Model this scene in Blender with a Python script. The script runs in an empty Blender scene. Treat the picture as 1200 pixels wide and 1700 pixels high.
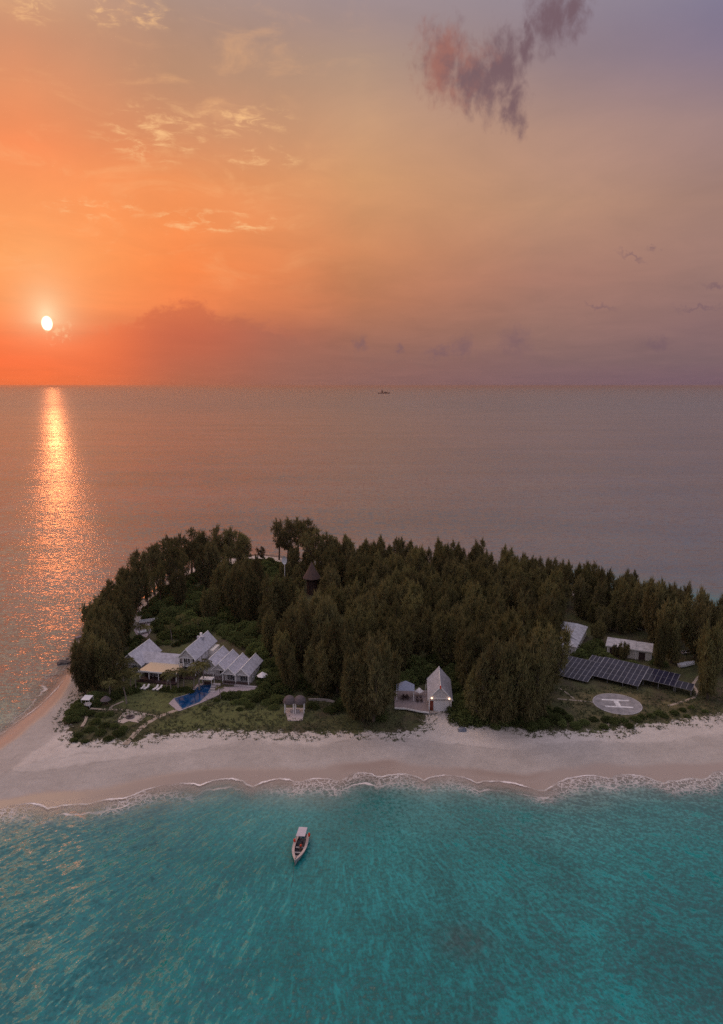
import bpy, math, random
import numpy as np
from mathutils import Vector, noise as mnoise
R = math.radians
SC = bpy.context.scene
COL = SC.collection

# ------------------------------------------------------------------ camera
PITCH = math.atan(210 / 1150)
CP, SP = math.cos(PITCH), math.sin(PITCH)
cam_data = bpy.data.cameras.new('camera')
cam_data.sensor_fit = 'HORIZONTAL'; cam_data.sensor_width = 36; cam_data.lens = 1150 / 1200 * 36
cam_data.clip_start = 1; cam_data.clip_end = 120000
cam = bpy.data.objects.new('camera', cam_data); COL.objects.link(cam)
cam.location = (0, 0, 100); cam.rotation_euler = (R(90) - PITCH, 0, 0)
SC.camera = cam
SC.view_settings.view_transform = 'Standard'; SC.view_settings.look = 'None'
SC.view_settings.exposure = 0.0; SC.view_settings.gamma = 1.0
SC.cycles.use_denoising = False
SC.cycles.max_bounces = 6; SC.cycles.diffuse_bounces = 2; SC.cycles.glossy_bounces = 3
SC.cycles.transparent_max_bounces = 8; SC.cycles.volume_bounces = 0
SC.cycles.sample_clamp_indirect = 4.0

def G(px, py, z=1.6):
    """map reading: where the sight line through a photo pixel meets height z"""
    x = (px - 600) / 1150; y = -(py - 850) / 1150
    dx, dy, dz = x, y * SP + CP, y * CP - SP
    t = (100 - z) / -dz
    return (dx * t, dy * t)
def AE(px, py):
    x = (px - 600) / 1150; y = -(py - 850) / 1150
    dx, dy, dz = x, y * SP + CP, y * CP - SP
    return math.degrees(math.atan2(dx, dy)), math.degrees(math.atan2(dz, math.hypot(dx, dy)))
def lin(c):
    return tuple(((v / 255) / 12.92 if v / 255 <= .04045 else ((v / 255 + .055) / 1.055) ** 2.4) for v in c)
ZG = 1.6

# ------------------------------------------------------------------ node helper
class NT:
    def __init__(s, tree): s.t = tree; s.n = tree.nodes; s.l = tree.links
    def put(s, sock, v):
        if isinstance(v, bpy.types.NodeSocket): s.l.new(v, sock)
        elif isinstance(v, (tuple, list)) and len(v) == 3 and sock.type == 'RGBA': sock.default_value = (*v, 1)
        else: sock.default_value = v
    def m(s, op, a, b=None, c=None, clamp=False):
        n = s.n.new('ShaderNodeMath'); n.operation = op; n.use_clamp = clamp
        for i, v in enumerate((a, b, c)):
            if v is not None: s.put(n.inputs[i], v)
        return n.outputs[0]
    def v(s, op, a, b=None, scale=None):
        n = s.n.new('ShaderNodeVectorMath'); n.operation = op
        s.put(n.inputs[0], a)
        if b is not None: s.put(n.inputs[1], b)
        if scale is not None: s.put(n.inputs['Scale'], scale)
        return n.outputs['Value'] if op in ('LENGTH', 'DOT_PRODUCT', 'DISTANCE') else n.outputs[0]
    def xyz(s, x=0., y=0., z=0.):
        n = s.n.new('ShaderNodeCombineXYZ')
        for i, v in enumerate((x, y, z)): s.put(n.inputs[i], v)
        return n.outputs[0]
    def sep(s, v):
        n = s.n.new('ShaderNodeSeparateXYZ'); s.put(n.inputs[0], v); return n.outputs
    def mix(s, f, a, b, mode='MIX'):
        n = s.n.new('ShaderNodeMix'); n.data_type = 'RGBA'; n.blend_type = mode
        s.put(n.inputs[0], f); s.put(n.inputs[6], a); s.put(n.inputs[7], b); return n.outputs[2]
    def fmix(s, f, a, b):
        n = s.n.new('ShaderNodeMix'); s.put(n.inputs[0], f); s.put(n.inputs[2], a); s.put(n.inputs[3], b); return n.outputs[0]
    def rng(s, v, a, b, c=0., d=1., smooth=False):
        n = s.n.new('ShaderNodeMapRange'); n.interpolation_type = 'SMOOTHSTEP' if smooth else 'LINEAR'
        for i, q in enumerate((v, a, b, c, d)): s.put(n.inputs[i], q)
        return n.outputs[0]
    def noise(s, vec, scale, detail=3., rough=.5, dist=0., dim='3D', w=None, color=False):
        n = s.n.new('ShaderNodeTexNoise'); n.noise_dimensions = dim
        s.put(n.inputs['Vector'], vec); s.put(n.inputs['Scale'], scale); s.put(n.inputs['Detail'], detail)
        s.put(n.inputs['Roughness'], rough); s.put(n.inputs['Distortion'], dist)
        return n.outputs[1 if color else 0]
    def vor(s, vec, scale, feature='F1', rand=1.):
        n = s.n.new('ShaderNodeTexVoronoi'); n.feature = feature
        s.put(n.inputs['Vector'], vec); s.put(n.inputs['Scale'], scale); s.put(n.inputs['Randomness'], rand)
        return n.outputs[0]
    def ramp(s, f, stops, interp='LINEAR'):
        n = s.n.new('ShaderNodeValToRGB'); r = n.color_ramp; r.interpolation = interp
        while len(r.elements) > 1: r.elements.remove(r.elements[-1])
        for i, (p, c) in enumerate(stops):
            e = r.elements[0] if i == 0 else r.elements.new(p)
            e.position = p; e.color = (*c, 1) if isinstance(c, (tuple, list)) else (c, c, c, 1)
        s.put(n.inputs[0], f); return n.outputs[0]

# ------------------------------------------------------------------ world: sunset sky
SUN_AZ, SUN_EL = AE(78, 537)
world = bpy.data.worlds.new('World'); SC.world = world; world.use_nodes = True
W = NT(world.node_tree); W.n.clear()
tc = W.n.new('ShaderNodeTexCoord')
dvec = W.v('NORMALIZE', tc.outputs['Generated'])
dx, dy, dz = W.sep(dvec)
az = W.m('MULTIPLY', W.m('ARCTAN2', dx, dy), 57.29578)
el = W.m('MULTIPLY', W.m('ARCSINE', dz), 57.29578)
ae = W.xyz(az, el, 0.)
def station(px, rows):
    rows = sorted(rows, key=lambda r: -r[0]); st = []
    for py, c in rows:
        st.append((max(0., min(1., AE(px, py)[1] / 30)), lin(c)))
    st[0] = (0., st[0][1])
    return W.ramp(W.m('DIVIDE', el, 30), st)
S_L = station(60, [(640, (238, 112, 62)), (600, (248, 108, 58)), (560, (252, 116, 60)), (500, (254, 146, 78)), (420, (254, 158, 88)), (330, (250, 152, 90)), (240, (244, 142, 90)), (150, (226, 146, 102)), (60, (208, 146, 112)), (0, (204, 150, 114))])
S_M = station(300, [(640, (160, 104, 82)), (600, (172, 106, 84)), (555, (196, 106, 80)), (510, (238, 132, 80)), (450, (252, 140, 78)), (370, (250, 148, 86)), (300, (238, 148, 92)), (220, (210, 144, 104)), (120, (186, 142, 114)), (0, (172, 138, 120))])
S_C = station(600, [(640, (136, 100, 96)), (600, (146, 104, 94)), (560, (160, 110, 92)), (500, (186, 122, 90)), (420, (206, 138, 96)), (300, (210, 154, 110)), (200, (197, 154, 122)), (100, (176, 147, 129)), (0, (154, 132, 134))])
S_R = station(900, [(640, (124, 96, 102)), (600, (134, 104, 102)), (550, (149, 113, 104)), (460, (170, 124, 108)), (340, (186, 143, 117)), (220, (178, 142, 126)), (100, (150, 130, 134)), (0, (138, 126, 140))])
S_RR = station(1180, [(640, (116, 92, 106)), (600, (124, 100, 104)), (540, (138, 108, 108)), (450, (154, 120, 112)), (330, (165, 130, 118)), (200, (156, 130, 129)), (80, (132, 120, 140)), (0, (122, 116, 142))])
c = W.mix(W.rng(az, AE(60, 400)[0], AE(300, 400)[0]), S_L, S_M)
c = W.mix(W.rng(az, AE(300, 400)[0], AE(600, 400)[0]), c, S_C)
c = W.mix(W.rng(az, AE(600, 400)[0], AE(900, 400)[0]), c, S_R)
c = W.mix(W.rng(az, AE(900, 400)[0], AE(1180, 400)[0]), c, S_RR)
# the rest of the dome: cool dusk sky round the back, lilac overhead, brightened out of view as fill light
absaz = W.m('ABSOLUTE', W.m('ADD', az, 20.))
back = W.ramp(W.m('DIVIDE', el, 90), [(0, (.26, .23, .28)), (.15, (.46, .42, .52)), (.5, (.72, .66, .80)), (1, (.80, .72, .86))])
c = W.mix(W.rng(absaz, 47., 115., smooth=True), c, back)
c = W.mix(W.rng(el, 22., 36., smooth=True), c, W.mix(W.rng(absaz, 15., 75., smooth=True), W.mix(W.rng(az, -15., -38., smooth=True), (.50, .44, .44), (3.2, 2.0, 1.15)), (.60, .54, .62)))  # gold band above the view, added to warm the water's reflections
c = W.mix(W.rng(el, 44., 70., smooth=True), c, (.95, .85, 1.0))
# Nishita twilight sky for the far side of the dome
sky = W.n.new('ShaderNodeTexSky'); sky.sky_type = 'NISHITA'; sky.sun_disc = False
sky.sun_elevation = R(SUN_EL); sky.sun_rotation = R(SUN_AZ)
skyc = W.v('SCALE', sky.outputs[0], scale=.08)
c = W.mix(W.m('MULTIPLY', W.rng(absaz, 60., 120., smooth=True), .3), c, skyc)
# thin high cloud sheet: bright warm ripples and mauve veils
pl = W.v('SCALE', W.xyz(dx, dy, 0.), scale=W.m('DIVIDE', 1., W.m('ADD', W.m('MAXIMUM', dz, 0.), .10)))
veil = W.noise(W.v('MULTIPLY', pl, (1., .8, 1.)), 1.7, 6., .62, .4)
c = W.mix(W.m('MULTIPLY', W.rng(veil, .35, .65), .16), c, W.mix(.5, c, (1, .72, .5), 'MULTIPLY'))
c = W.v('SCALE', c, scale=W.rng(veil, .3, .7, .93, 1.08))
wisp = W.noise(W.v('MULTIPLY', ae, (.16, .42, 1.)), 1.0, 8., .62, .6)
wisp2 = W.noise(W.v('MULTIPLY', ae, (.5, 1.5, 1.)), 1.0, 8., .65, .5)
def blob(cx, cy, rx, ry, rot=0., amp=0., nz=None):
    """soft elliptical patch of sky centred where photo pixel cx,cy looks (radii in photo px)"""
    a0, e0 = AE(cx, cy); k = math.degrees(1 / 1150) * math.cos(math.atan((850 - cy) / 1150)) ** 2
    v = W.v('SUBTRACT', ae, (a0, e0, 0.))
    if nz is not None: v = W.v('ADD', v, nz)
    x, y, _ = W.sep(v)
    cr, sr = math.cos(rot), math.sin(rot)
    u = W.m('ADD', W.m('MULTIPLY', x, cr), W.m('MULTIPLY', y, sr))
    w = W.m('SUBTRACT', W.m('MULTIPLY', y, cr), W.m('MULTIPLY', x, sr))
    L = W.v('LENGTH', W.xyz(W.m('DIVIDE', u, rx * k * 1.1), W.m('DIVIDE', w, ry * k), 0.))
    return W.m('SUBTRACT', 1., L)
def vmax(xs):
    o = xs[0]
    for q in xs[1:]: o = W.m('MAXIMUM', o, q)
    return o
warp = W.v('SCALE', W.v('SUBTRACT', W.noise(ae, .55, 5., .6, color=True), (.5, .5, .5)), scale=2.2)
wmask = vmax([blob(255, 225, 120, 60, .1, nz=warp), blob(400, 200, 110, 30, 0, nz=warp), blob(160, 345, 90, 22, 0, nz=warp), blob(360, 370, 140, 22, 0, nz=warp),
              blob(210, 20, 110, 26, 0, nz=warp), blob(40, 12, 70, 24, 0, nz=warp), blob(430, 262, 90, 20, 0, nz=warp)])
wm = W.m('MULTIPLY', W.rng(wmask, -.1, .7, smooth=True), W.rng(wisp2, .47, .70, smooth=True))
c = W.mix(W.m('MULTIPLY', wm, .8), c, lin((255, 200, 140)))
wm3 = W.m('MULTIPLY', W.m('MULTIPLY', W.rng(az, 5., -12., smooth=True), W.rng(el, 6., 10., smooth=True)), W.rng(wisp, .5, .72, smooth=True))
c = W.mix(W.m('MULTIPLY', wm3, .28), c, lin((255, 190, 130)))
# low cumulus bank right of the sun
edge_pts = [(-40, 560), (60, 572), (110, 556), (170, 535), (228, 528), (250, 508), (290, 496), (345, 494), (362, 526), (400, 520), (440, 532), (500, 560), (560, 585), (640, 600), (760, 598), (840, 570), (890, 578), (940, 604), (1060, 600), (1200, 604)]
es = []
for px_, py_ in edge_pts:
    a_, e_ = AE(px_, py_); es.append(((a_ + 40) / 80, max(0., e_ / 12)))
edge = W.m('MULTIPLY', W.ramp(W.m('DIVIDE', W.m('ADD', az, 40.), 80.), es, 'B_SPLINE'), 12.)
en = W.m('MULTIPLY', W.m('SUBTRACT', W.noise(W.v('MULTIPLY', ae, (.8, 1.2, 1.)), 1.1, 7., .62, .4), .5), 3.0)
bank = W.rng(W.m('SUBTRACT', W.m('ADD', edge, en), el), -.1, .9, smooth=True)
bank_col = W.mix(W.rng(az, -22., -14.5, smooth=True), lin((252, 112, 56)), lin((200, 100, 70)))
bank_col = W.mix(W.rng(az, -15., -4., smooth=True), bank_col, lin((158, 104, 88)))
bank_col = W.mix(W.rng(az, -4., 16., smooth=True), bank_col, lin((128, 98, 102)))
strength = W.rng(az, -16., 2., .66, .30)
strength = W.m('MULTIPLY', strength, W.rng(az, -26., -19., .35, 1.))
strength = W.m('MULTIPLY', strength, W.rng(el, 0.2, 2.6, .55, 1.))
c = W.mix(W.m('MULTIPLY', bank, strength), c, bank_col)
# small grey-mauve cumuli above the horizon
nz2 = W.v('SCALE', W.v('SUBTRACT', W.noise(ae, 1.6, 5., .6, color=True), (.5, .5, .5)), scale=1.9)
small = vmax([blob(598, 572, 16, 20, -.5, nz=nz2), blob(664, 580, 12, 14, -.4, nz=nz2), blob(728, 585, 34, 15, 0, nz=nz2), blob(768, 576, 26, 25, .3, nz=nz2), blob(856, 565, 34, 34, 0, nz=nz2),
              blob(1090, 572, 30, 15, 0, nz=nz2), blob(1188, 476, 22, 8, 0, nz=nz2), blob(996, 508, 34, 6, -.12, nz=nz2), blob(1050, 428, 34, 6, -.5, nz=nz2), blob(1086, 410, 12, 8, 0, nz=nz2), blob(1160, 512, 44, 5, 0, nz=nz2)])
c = W.mix(W.m('MULTIPLY', W.rng(small, .0, 1.1, smooth=True), .5), c, lin((112, 88, 100)))
# the pink-brown cloud high on the right, with its trailing fragments
nz3 = W.v('SCALE', W.v('SUBTRACT', W.noise(W.v('MULTIPLY', ae, (1., .8, 1.)), .62, 6., .6, color=True), (.5, .5, .5)), scale=2.0)
big = vmax([blob(738, 105, 62, 80, .15, nz=nz3), blob(785, 135, 92, 66, -.4, nz=nz3), blob(832, 110, 48, 74, 0, nz=nz3), blob(855, 180, 26, 50, 0, nz=nz3),
            blob(912, 34, 48, 60, .2, nz=nz3), blob(952, 14, 36, 50, .1, nz=nz3), blob(875, 66, 18, 44, .1, nz=nz3)])
bn = W.noise(W.v('MULTIPLY', ae, (1.2, .75, 1.)), 1.0, 8., .62, .3)
bd = W.rng(W.m('ADD', big, W.m('MULTIPLY', W.m('SUBTRACT', bn, .5), 1.7)), -.16, .85, smooth=True)
core = W.rng(W.m('ADD', W.m('MULTIPLY', W.noise(ae, .5, 4., .6), 1.4), W.rng(az, 6., 13., -.35, .35)), .2, .75, smooth=True)
bcol = W.mix(core, lin((158, 102, 92)), lin((112, 86, 94)))
c = W.mix(W.m('MULTIPLY', bd, .84), c, bcol)
# glow and disc of the sun
sd = W.v('SUBTRACT', ae, (SUN_AZ, SUN_EL, 0.)); sx, sy, _ = W.sep(sd)
gl = W.v('LENGTH', W.xyz(sx, W.m('MULTIPLY', W.m('SUBTRACT', sy, .5), W.rng(sy, -.1, .1, 1.5, .72)), 0.))
glow = W.m('ADD', W.m('MULTIPLY', W.m('EXPONENT', W.m('MULTIPLY', gl, -1.0)), .95), W.m('MULTIPLY', W.m('EXPONENT', W.m('MULTIPLY', gl, -.32)), .30))
c = W.mix(W.m('MULTIPLY', glow, 1., clamp=True), c, lin((255, 214, 165)))
disc = W.rng(W.v('LENGTH', W.xyz(W.m('DIVIDE', sx, .33), W.m('DIVIDE', sy, .46), 0.)), 1.25, .85, smooth=True)
c = W.mix(disc, c, (3.2, 2.6, 1.9))
# lit rim of the small cloud touching the sun
rim = W.m('MULTIPLY', W.rng(blob(96, 548, 24, 22, .6, nz=nz2), 0., .5, smooth=True), W.rng(W.noise(ae, 2.4, 4., .6), .5, .62))
c = W.mix(W.m('MULTIPLY', rim, .7), c, lin((255, 190, 140)))
bg = W.n.new('ShaderNodeBackground'); W.put(bg.inputs[0], c); bg.inputs[1].default_value = 1.0
wo = W.n.new('ShaderNodeOutputWorld'); W.l.new(bg.outputs[0], wo.inputs[0])
world.cycles.sampling_method = 'MANUAL'; world.cycles.sample_map_resolution = 1024

# ------------------------------------------------------------------ sun lamp
sl = bpy.data.lights.new('sun', 'SUN'); sl.energy = .04; sl.angle = R(.6); sl.color = (1, .27, .09)
so = bpy.data.objects.new('sun', sl); COL.objects.link(so)
sdir = Vector((math.sin(R(SUN_AZ)) * math.cos(R(SUN_EL)), math.cos(R(SUN_AZ)) * math.cos(R(SUN_EL)), math.sin(R(SUN_EL))))
so.rotation_euler = sdir.to_track_quat('Z', 'Y').to_euler(); so.location = (-80, 180, 90)

# ------------------------------------------------------------------ materials
MATS = {}
def mat(name, col, rough=.8, var=.15, scale=1.5, metal=0., spec=None, stripe=None, emit=None):
    if name in MATS: return MATS[name]
    m = bpy.data.materials.new(name); m.use_nodes = True; T = NT(m.node_tree)
    b = T.n['Principled BSDF']; tcn = T.n.new('ShaderNodeTexCoord'); P = tcn.outputs['Object']
    n = T.noise(P, scale, 5., .6)
    f = T.rng(n, .3, .7, 1 - var, 1 + var)
    if stripe:
        ax, per, dark = stripe
        q = T.sep(P)[ax]; s = T.m('FRACT', T.m('DIVIDE', q, per))
        f = T.m('MULTIPLY', f, T.rng(s, .0, .16, dark, 1.))
    T.put(b.inputs['Base Color'], T.v('SCALE', col, scale=f) if not isinstance(col, bpy.types.NodeSocket) else col)
    b.inputs['Roughness'].default_value = rough; b.inputs['Metallic'].default_value = metal
    if spec is not None: b.inputs['Specular IOR Level'].default_value = spec
    if emit: b.inputs['Emission Color'].default_value = (*emit[0], 1); b.inputs['Emission Strength'].default_value = emit[1]
    MATS[name] = m; return m
ROOF = mat('shingle_roof', (.42, .42, .49), .75, .25, .9, stripe=(2, .42, .84))
ROOF2 = mat('grey_sheet_roof', (.36, .37, .42), .6, .32, .7)
TRIM = mat('white_painted_wood', (.84, .83, .85), .6, .06)
WALL = mat('lilac_grey_boarding', (.60, .58, .60), .8, .08, 2., stripe=(2, .35, .86))
CREAM = mat('cream_render', (.66, .62, .58), .85, .10)
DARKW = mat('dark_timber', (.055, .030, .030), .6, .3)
DECK = mat('weathered_decking', (.22, .18, .19), .75, .2, 1.2, stripe=(0, .5, .7))
PAVE = mat('pale_paving', (.42, .38, .40), .8, .12, 1.2)
GLASS = mat('window_glass', (.02, .022, .03), .08, .1)
FLATR = mat('polished_sheet_roof', (.52, .49, .45), .22, .06, 1., metal=.85)
THATCH = mat('grey_thatch', (.12, .10, .11), .95, .3, 4.)
WHITE = mat('white_plastic', (.75, .76, .80), .4, .05)
CONC = mat('concrete', (.34, .31, .30), .85, .2, 1.)
PADM = mat('helipad_concrete', (.25, .24, .26), .85, .32, .5)
WPAINT = mat('white_road_paint', (.66, .66, .70), .7, .32, 1.2)
PANEL = mat('solar_cells', (.024, .025, .048), .15, .3, .25, spec=.12, stripe=(2, .24, .8))
ALU = mat('aluminium_frame', (.34, .35, .40), .4, .08, metal=.6)
RED = mat('orange_red_vinyl', (.75, .06, .02), .5, .1)
SKIN = mat('skin', (.22, .12, .08), .6, .1)
BARK = mat('casuarina_bark', (.10, .075, .06), .9, .3, 3.)
PBARK = mat('palm_bark', (.24, .20, .18), .9, .2, 5.)
ROCKM = mat('coastal_rock', (.10, .085, .085), .85, .35, 2.)
CLOTH = mat('white_canvas', (.74, .72, .76), .8, .06)
BLUEG = mat('blue_grey_shell', (.12, .14, .19), .5, .25, 2.)
BRICK = mat('red_brown_timber', (.22, .05, .03), .6, .2)
HULLM = mat('grey_white_hull_paint', (.30, .29, .31), .45, .14, 2.)
LAMPM = mat('lit_lamp_glass', (1, .8, .7), .3, 0, emit=((1, .62, .42), 2.4))

def leafmat(name, c1, c2, trans=.35):
    m = bpy.data.materials.new(name); m.use_nodes = True; T = NT(m.node_tree); T.n.clear()
    oi = T.n.new('ShaderNodeObjectInfo'); at = T.n.new('ShaderNodeAttribute'); at.attribute_name = 'tint'
    tcn = T.n.new('ShaderNodeTexCoord')
    n = T.noise(tcn.outputs['Object'], .8, 3., .6)
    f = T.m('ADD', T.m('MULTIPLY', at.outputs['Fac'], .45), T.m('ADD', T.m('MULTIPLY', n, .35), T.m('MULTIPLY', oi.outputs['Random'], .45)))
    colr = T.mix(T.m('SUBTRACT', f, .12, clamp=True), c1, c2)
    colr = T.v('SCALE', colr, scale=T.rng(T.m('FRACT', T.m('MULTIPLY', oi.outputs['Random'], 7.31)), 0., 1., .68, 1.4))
    d = T.n.new('ShaderNodeBsdfDiffuse'); t = T.n.new('ShaderNodeBsdfTranslucent'); T.put(d.inputs[0], colr); T.put(t.inputs[0], colr)
    mx = T.n.new('ShaderNodeMixShader'); mx.inputs[0].default_value = trans
    T.l.new(d.outputs[0], mx.inputs[1]); T.l.new(t.outputs[0], mx.inputs[2])
    o = T.n.new('ShaderNodeOutputMaterial'); T.l.new(mx.outputs[0], o.inputs[0]); return m
LEAF_C = leafmat('casuarina_foliage', (.096, .084, .050), (.190, .180, .074))
LEAF_B = leafmat('broadleaf_foliage', (.068, .084, .036), (.16, .20, .072))
LEAF_P = leafmat('palm_foliage', (.085, .085, .035), (.19, .18, .08))
LEAF_D = leafmat('dune_foliage', (.07, .08, .045), (.17, .18, .10), .2)

# ------------------------------------------------------------------ object helpers
ORD = ['first', 'second', 'third', 'fourth', 'fifth', 'sixth', 'seventh', 'eighth', 'ninth', 'tenth', 'eleventh', 'twelfth', 'thirteenth', 'fourteenth', 'fifteenth', 'sixteenth', 'seventeenth', 'eighteenth', 'nineteenth', 'twentieth'] + ['%dth' % i for i in range(21, 90)]
def tag(o, label=None, cat=None, group=None, kind=None):
    if label: o['label'] = label
    if cat: o['category'] = cat
    if group: o['group'] = group
    if kind: o['kind'] = kind
    return o
def empty(name, loc, label, cat, group=None, rz=0):
    o = bpy.data.objects.new(name, None); COL.objects.link(o); o.location = loc; o.rotation_euler = (0, 0, rz)
    o.empty_display_size = .5
    return tag(o, label, cat, group)
def npmesh(name, V, F, m, smooth=False):
    me = bpy.data.meshes.new(name); me.from_pydata([tuple(v) for v in V], [], F); me.materials.append(m)
    if smooth: me.polygons.foreach_set('use_smooth', [True] * len(me.polygons))
    me.update(); return me
class MB:
    """collects shapes in a local frame (origin o, turned by rot about z) and links ONE mesh object"""
    def __init__(s, o=(0, 0, 0), rot=0.): s.o = Vector((*o[:2], o[2] if len(o) > 2 else 0)); s.c, s.s = math.cos(rot), math.sin(rot); s.V = []; s.F = []
    def w(s, p): return (s.o.x + p[0] * s.c - p[1] * s.s, s.o.y + p[0] * s.s + p[1] * s.c, s.o.z + p[2])
    def add(s, V, F):
        k = len(s.V); s.V += [s.w(p) for p in V]; s.F += [tuple(i + k for i in f) for f in F]; return s
    def box(s, x0, x1, y0, y1, z0, z1):
        return s.add([(x0, y0, z0), (x1, y0, z0), (x1, y1, z0), (x0, y1, z0), (x0, y0, z1), (x1, y0, z1), (x1, y1, z1), (x0, y1, z1)],
                     [(0, 3, 2, 1), (4, 5, 6, 7), (0, 1, 5, 4), (1, 2, 6, 5), (2, 3, 7, 6), (3, 0, 4, 7)])
    def slab(s, pts, th):
        """polygon of 3-D points thickened straight down"""
        n = len(pts); V = list(pts) + [(p[0], p[1], p[2] - th) for p in pts]
        F = [tuple(range(n)), tuple(range(2 * n - 1, n - 1, -1))] + [(i, i + n, (i + 1) % n + n, (i + 1) % n) for i in range(n)]
        return s.add(V, F)
    def bar(s, a, b, r, r2=None, n=6):
        a, b = Vector(a), Vector(b); d = (b - a)
        if d.length < 1e-6: return s
        d.normalize(); u = d.orthogonal().normalized(); v = d.cross(u); r2 = r if r2 is None else r2
        V = []
        for c_, q in ((a, r), (b, r2)):
            for i in range(n):
                t = 2 * math.pi * i / n; V.append(tuple(c_ + u * (q * math.cos(t)) + v * (q * math.sin(t))))
        F = [(i, (i + 1) % n, (i + 1) % n + n, i + n) for i in range(n)] + [tuple(range(n - 1, -1, -1)), tuple(range(n, 2 * n))]
        return s.add(V, F)
    def tube(s, pts, rad, n=6):
        for i in range(len(pts) - 1): s.bar(pts[i], pts[i + 1], rad[i], rad[i + 1], n)
        return s
    def lathe(s, prof, n=14, c_=(0, 0)):
        V = []; F = []
        for r, z in prof:
            for i in range(n):
                t = 2 * math.pi * i / n; V.append((c_[0] + r * math.cos(t), c_[1] + r * math.sin(t), z))
        for j in range(len(prof) - 1):
            for i in range(n):
                a = j * n + i; b = j * n + (i + 1) % n; F.append((a, b, b + n, a + n))
        F.append(tuple(range(n - 1, -1, -1))); k = (len(prof) - 1) * n; F.append(tuple(range(k, k + n)))
        return s.add(V, F)
    def build(s, name, m, parent=None, smooth=False, label=None, cat=None, group=None, kind=None, base=None):
        if parent is not None:
            root = parent; off = Vector((0, 0, 0)); rz = 0
            while root is not None: off += root.location; root = root.parent
        else:
            A = np.array(s.V); off = Vector(base) if base else Vector((A[:, 0].mean(), A[:, 1].mean(), A[:, 2].min()))
        me = npmesh(name, [(v[0] - off.x, v[1] - off.y, v[2] - off.z) for v in s.V], s.F, m, smooth)
        o = bpy.data.objects.new(name, me); COL.objects.link(o)
        if parent is not None: o.parent = parent
        else: o.location = off
        return tag(o, label, cat, group, kind)
def dup(root, loc, rz=0., sc=1., label=None, group=None):
    r = root.copy(); COL.objects.link(r); r.location = loc; r.rotation_euler = (0, 0, rz); r.scale = (sc, sc, sc) if not isinstance(sc, tuple) else sc
    if label: r['label'] = label
    if group: r['group'] = group
    if 'casuarina' in root.name: r.rotation_euler = (random.uniform(-.07, .07), random.uniform(-.07, .07), rz)
    for ch in list(root.children):
        q = ch.copy(); COL.objects.link(q); q.parent = r
        for g in ch.children:
            d = g.copy(); COL.objects.link(d); d.parent = q
    return r

# ------------------------------------------------------------------ coast and cover maps
SHORE = [G(*p, 0) for p in [(-420, 1300), (-380, 1400), (-200, 1385), (-60, 1356), (0, 1350), (70, 1342), (130, 1338), (200, 1325), (250, 1317), (300, 1310), (340, 1302), (400, 1296), (440, 1300), (500, 1301), (540, 1304), (590, 1292), (640, 1284), (700, 1293), (740, 1297), (790, 1300), (830, 1305), (880, 1307), (940, 1301), (1000, 1294), (1080, 1296), (1140, 1296), (1200, 1290), (1330, 1278),
    (1500, 1240), (1480, 1170), (1400, 1140), (1300, 1108), (1210, 1078), (1172, 1056), (1140, 1032), (1080, 1008), (1000, 988), (900, 970), (800, 954), (700, 944), (600, 937), (540, 932), (480, 927), (430, 922), (400, 925), (360, 930), (330, 938), (300, 950), (270, 966), (250, 984), (225, 1002),
    (190, 1020), (160, 1036), (142, 1054), (136, 1075), (128, 1094), (117, 1112), (95, 1138), (62, 1168), (30, 1196), (0, 1222), (-60, 1262), (-200, 1290)]]
VEG = [G(*p) for p in [(104, 1196), (112, 1222), (136, 1240), (152, 1234), (200, 1233), (222, 1236), (240, 1224), (330, 1216), (440, 1216), (500, 1218), (560, 1216), (640, 1216), (690, 1213), (708, 1204), (712, 1184), (735, 1176), (754, 1186), (760, 1200), (800, 1202), (840, 1207), (880, 1212), (930, 1215), (1000, 1215), (1040, 1208), (1120, 1200), (1160, 1194), (1200, 1188), (1320, 1178),
    (1400, 1160), (1300, 1120), (1200, 1092), (1150, 1062), (1100, 1030), (1000, 998), (900, 978), (800, 962), (700, 952), (600, 944), (540, 939), (440, 930), (400, 936), (350, 946), (320, 958), (292, 976), (270, 1000), (235, 1030), (190, 1050), (160, 1068), (150, 1090), (140, 1120), (134, 1150), (120, 1170)]]
LAWN = [G(*p) for p in [(205, 1146), (350, 1146), (352, 1160), (300, 1184), (262, 1184), (200, 1176), (185, 1162)]]
GREEN = [G(*p) for p in [(300, 1186), (330, 1168), (400, 1158), (470, 1158), (478, 1206), (240, 1216), (262, 1196)]]
PADF = [G(*p) for p in [(905, 1140), (1000, 1140), (1130, 1160), (1200, 1170), (1220, 1190), (1060, 1206), (930, 1210), (850, 1205), (880, 1165)]]
def sdist(X, Y, poly):
    """signed distance, positive inside"""
    P = np.array(poly); n = len(P); d = np.full(X.shape, 1e9); ins = np.zeros(X.shape, bool)
    for i in range(n):
        a = P[i]; b = P[(i + 1) % n]; ab = b - a; L = (ab ** 2).sum()
        t = np.clip(((X - a[0]) * ab[0] + (Y - a[1]) * ab[1]) / L, 0, 1)
        d = np.minimum(d, np.hypot(X - a[0] - t * ab[0], Y - a[1] - t * ab[1]))
        c1 = (a[1] > Y) != (b[1] > Y)
        with np.errstate(divide='ignore', invalid='ignore'):
            xi = a[0] + (Y - a[1]) / (b[1] - a[1]) * ab[0]
        ins ^= c1 & (X < xi)
    return np.where(ins, d, -d)
def sd1(x, y, poly): return float(sdist(np.array([x]), np.array([y]), poly)[0])
def wob(X, Y, s, seed):
    rs = np.random.RandomState(seed); o = np.zeros_like(X)
    for k in range(7):
        a = rs.rand() * 6.28; f = s * (.6 + rs.rand() * 1.2); o += np.sin((X * np.cos(a) + Y * np.sin(a)) * f + rs.rand() * 6.28)
    return o / 4
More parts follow.
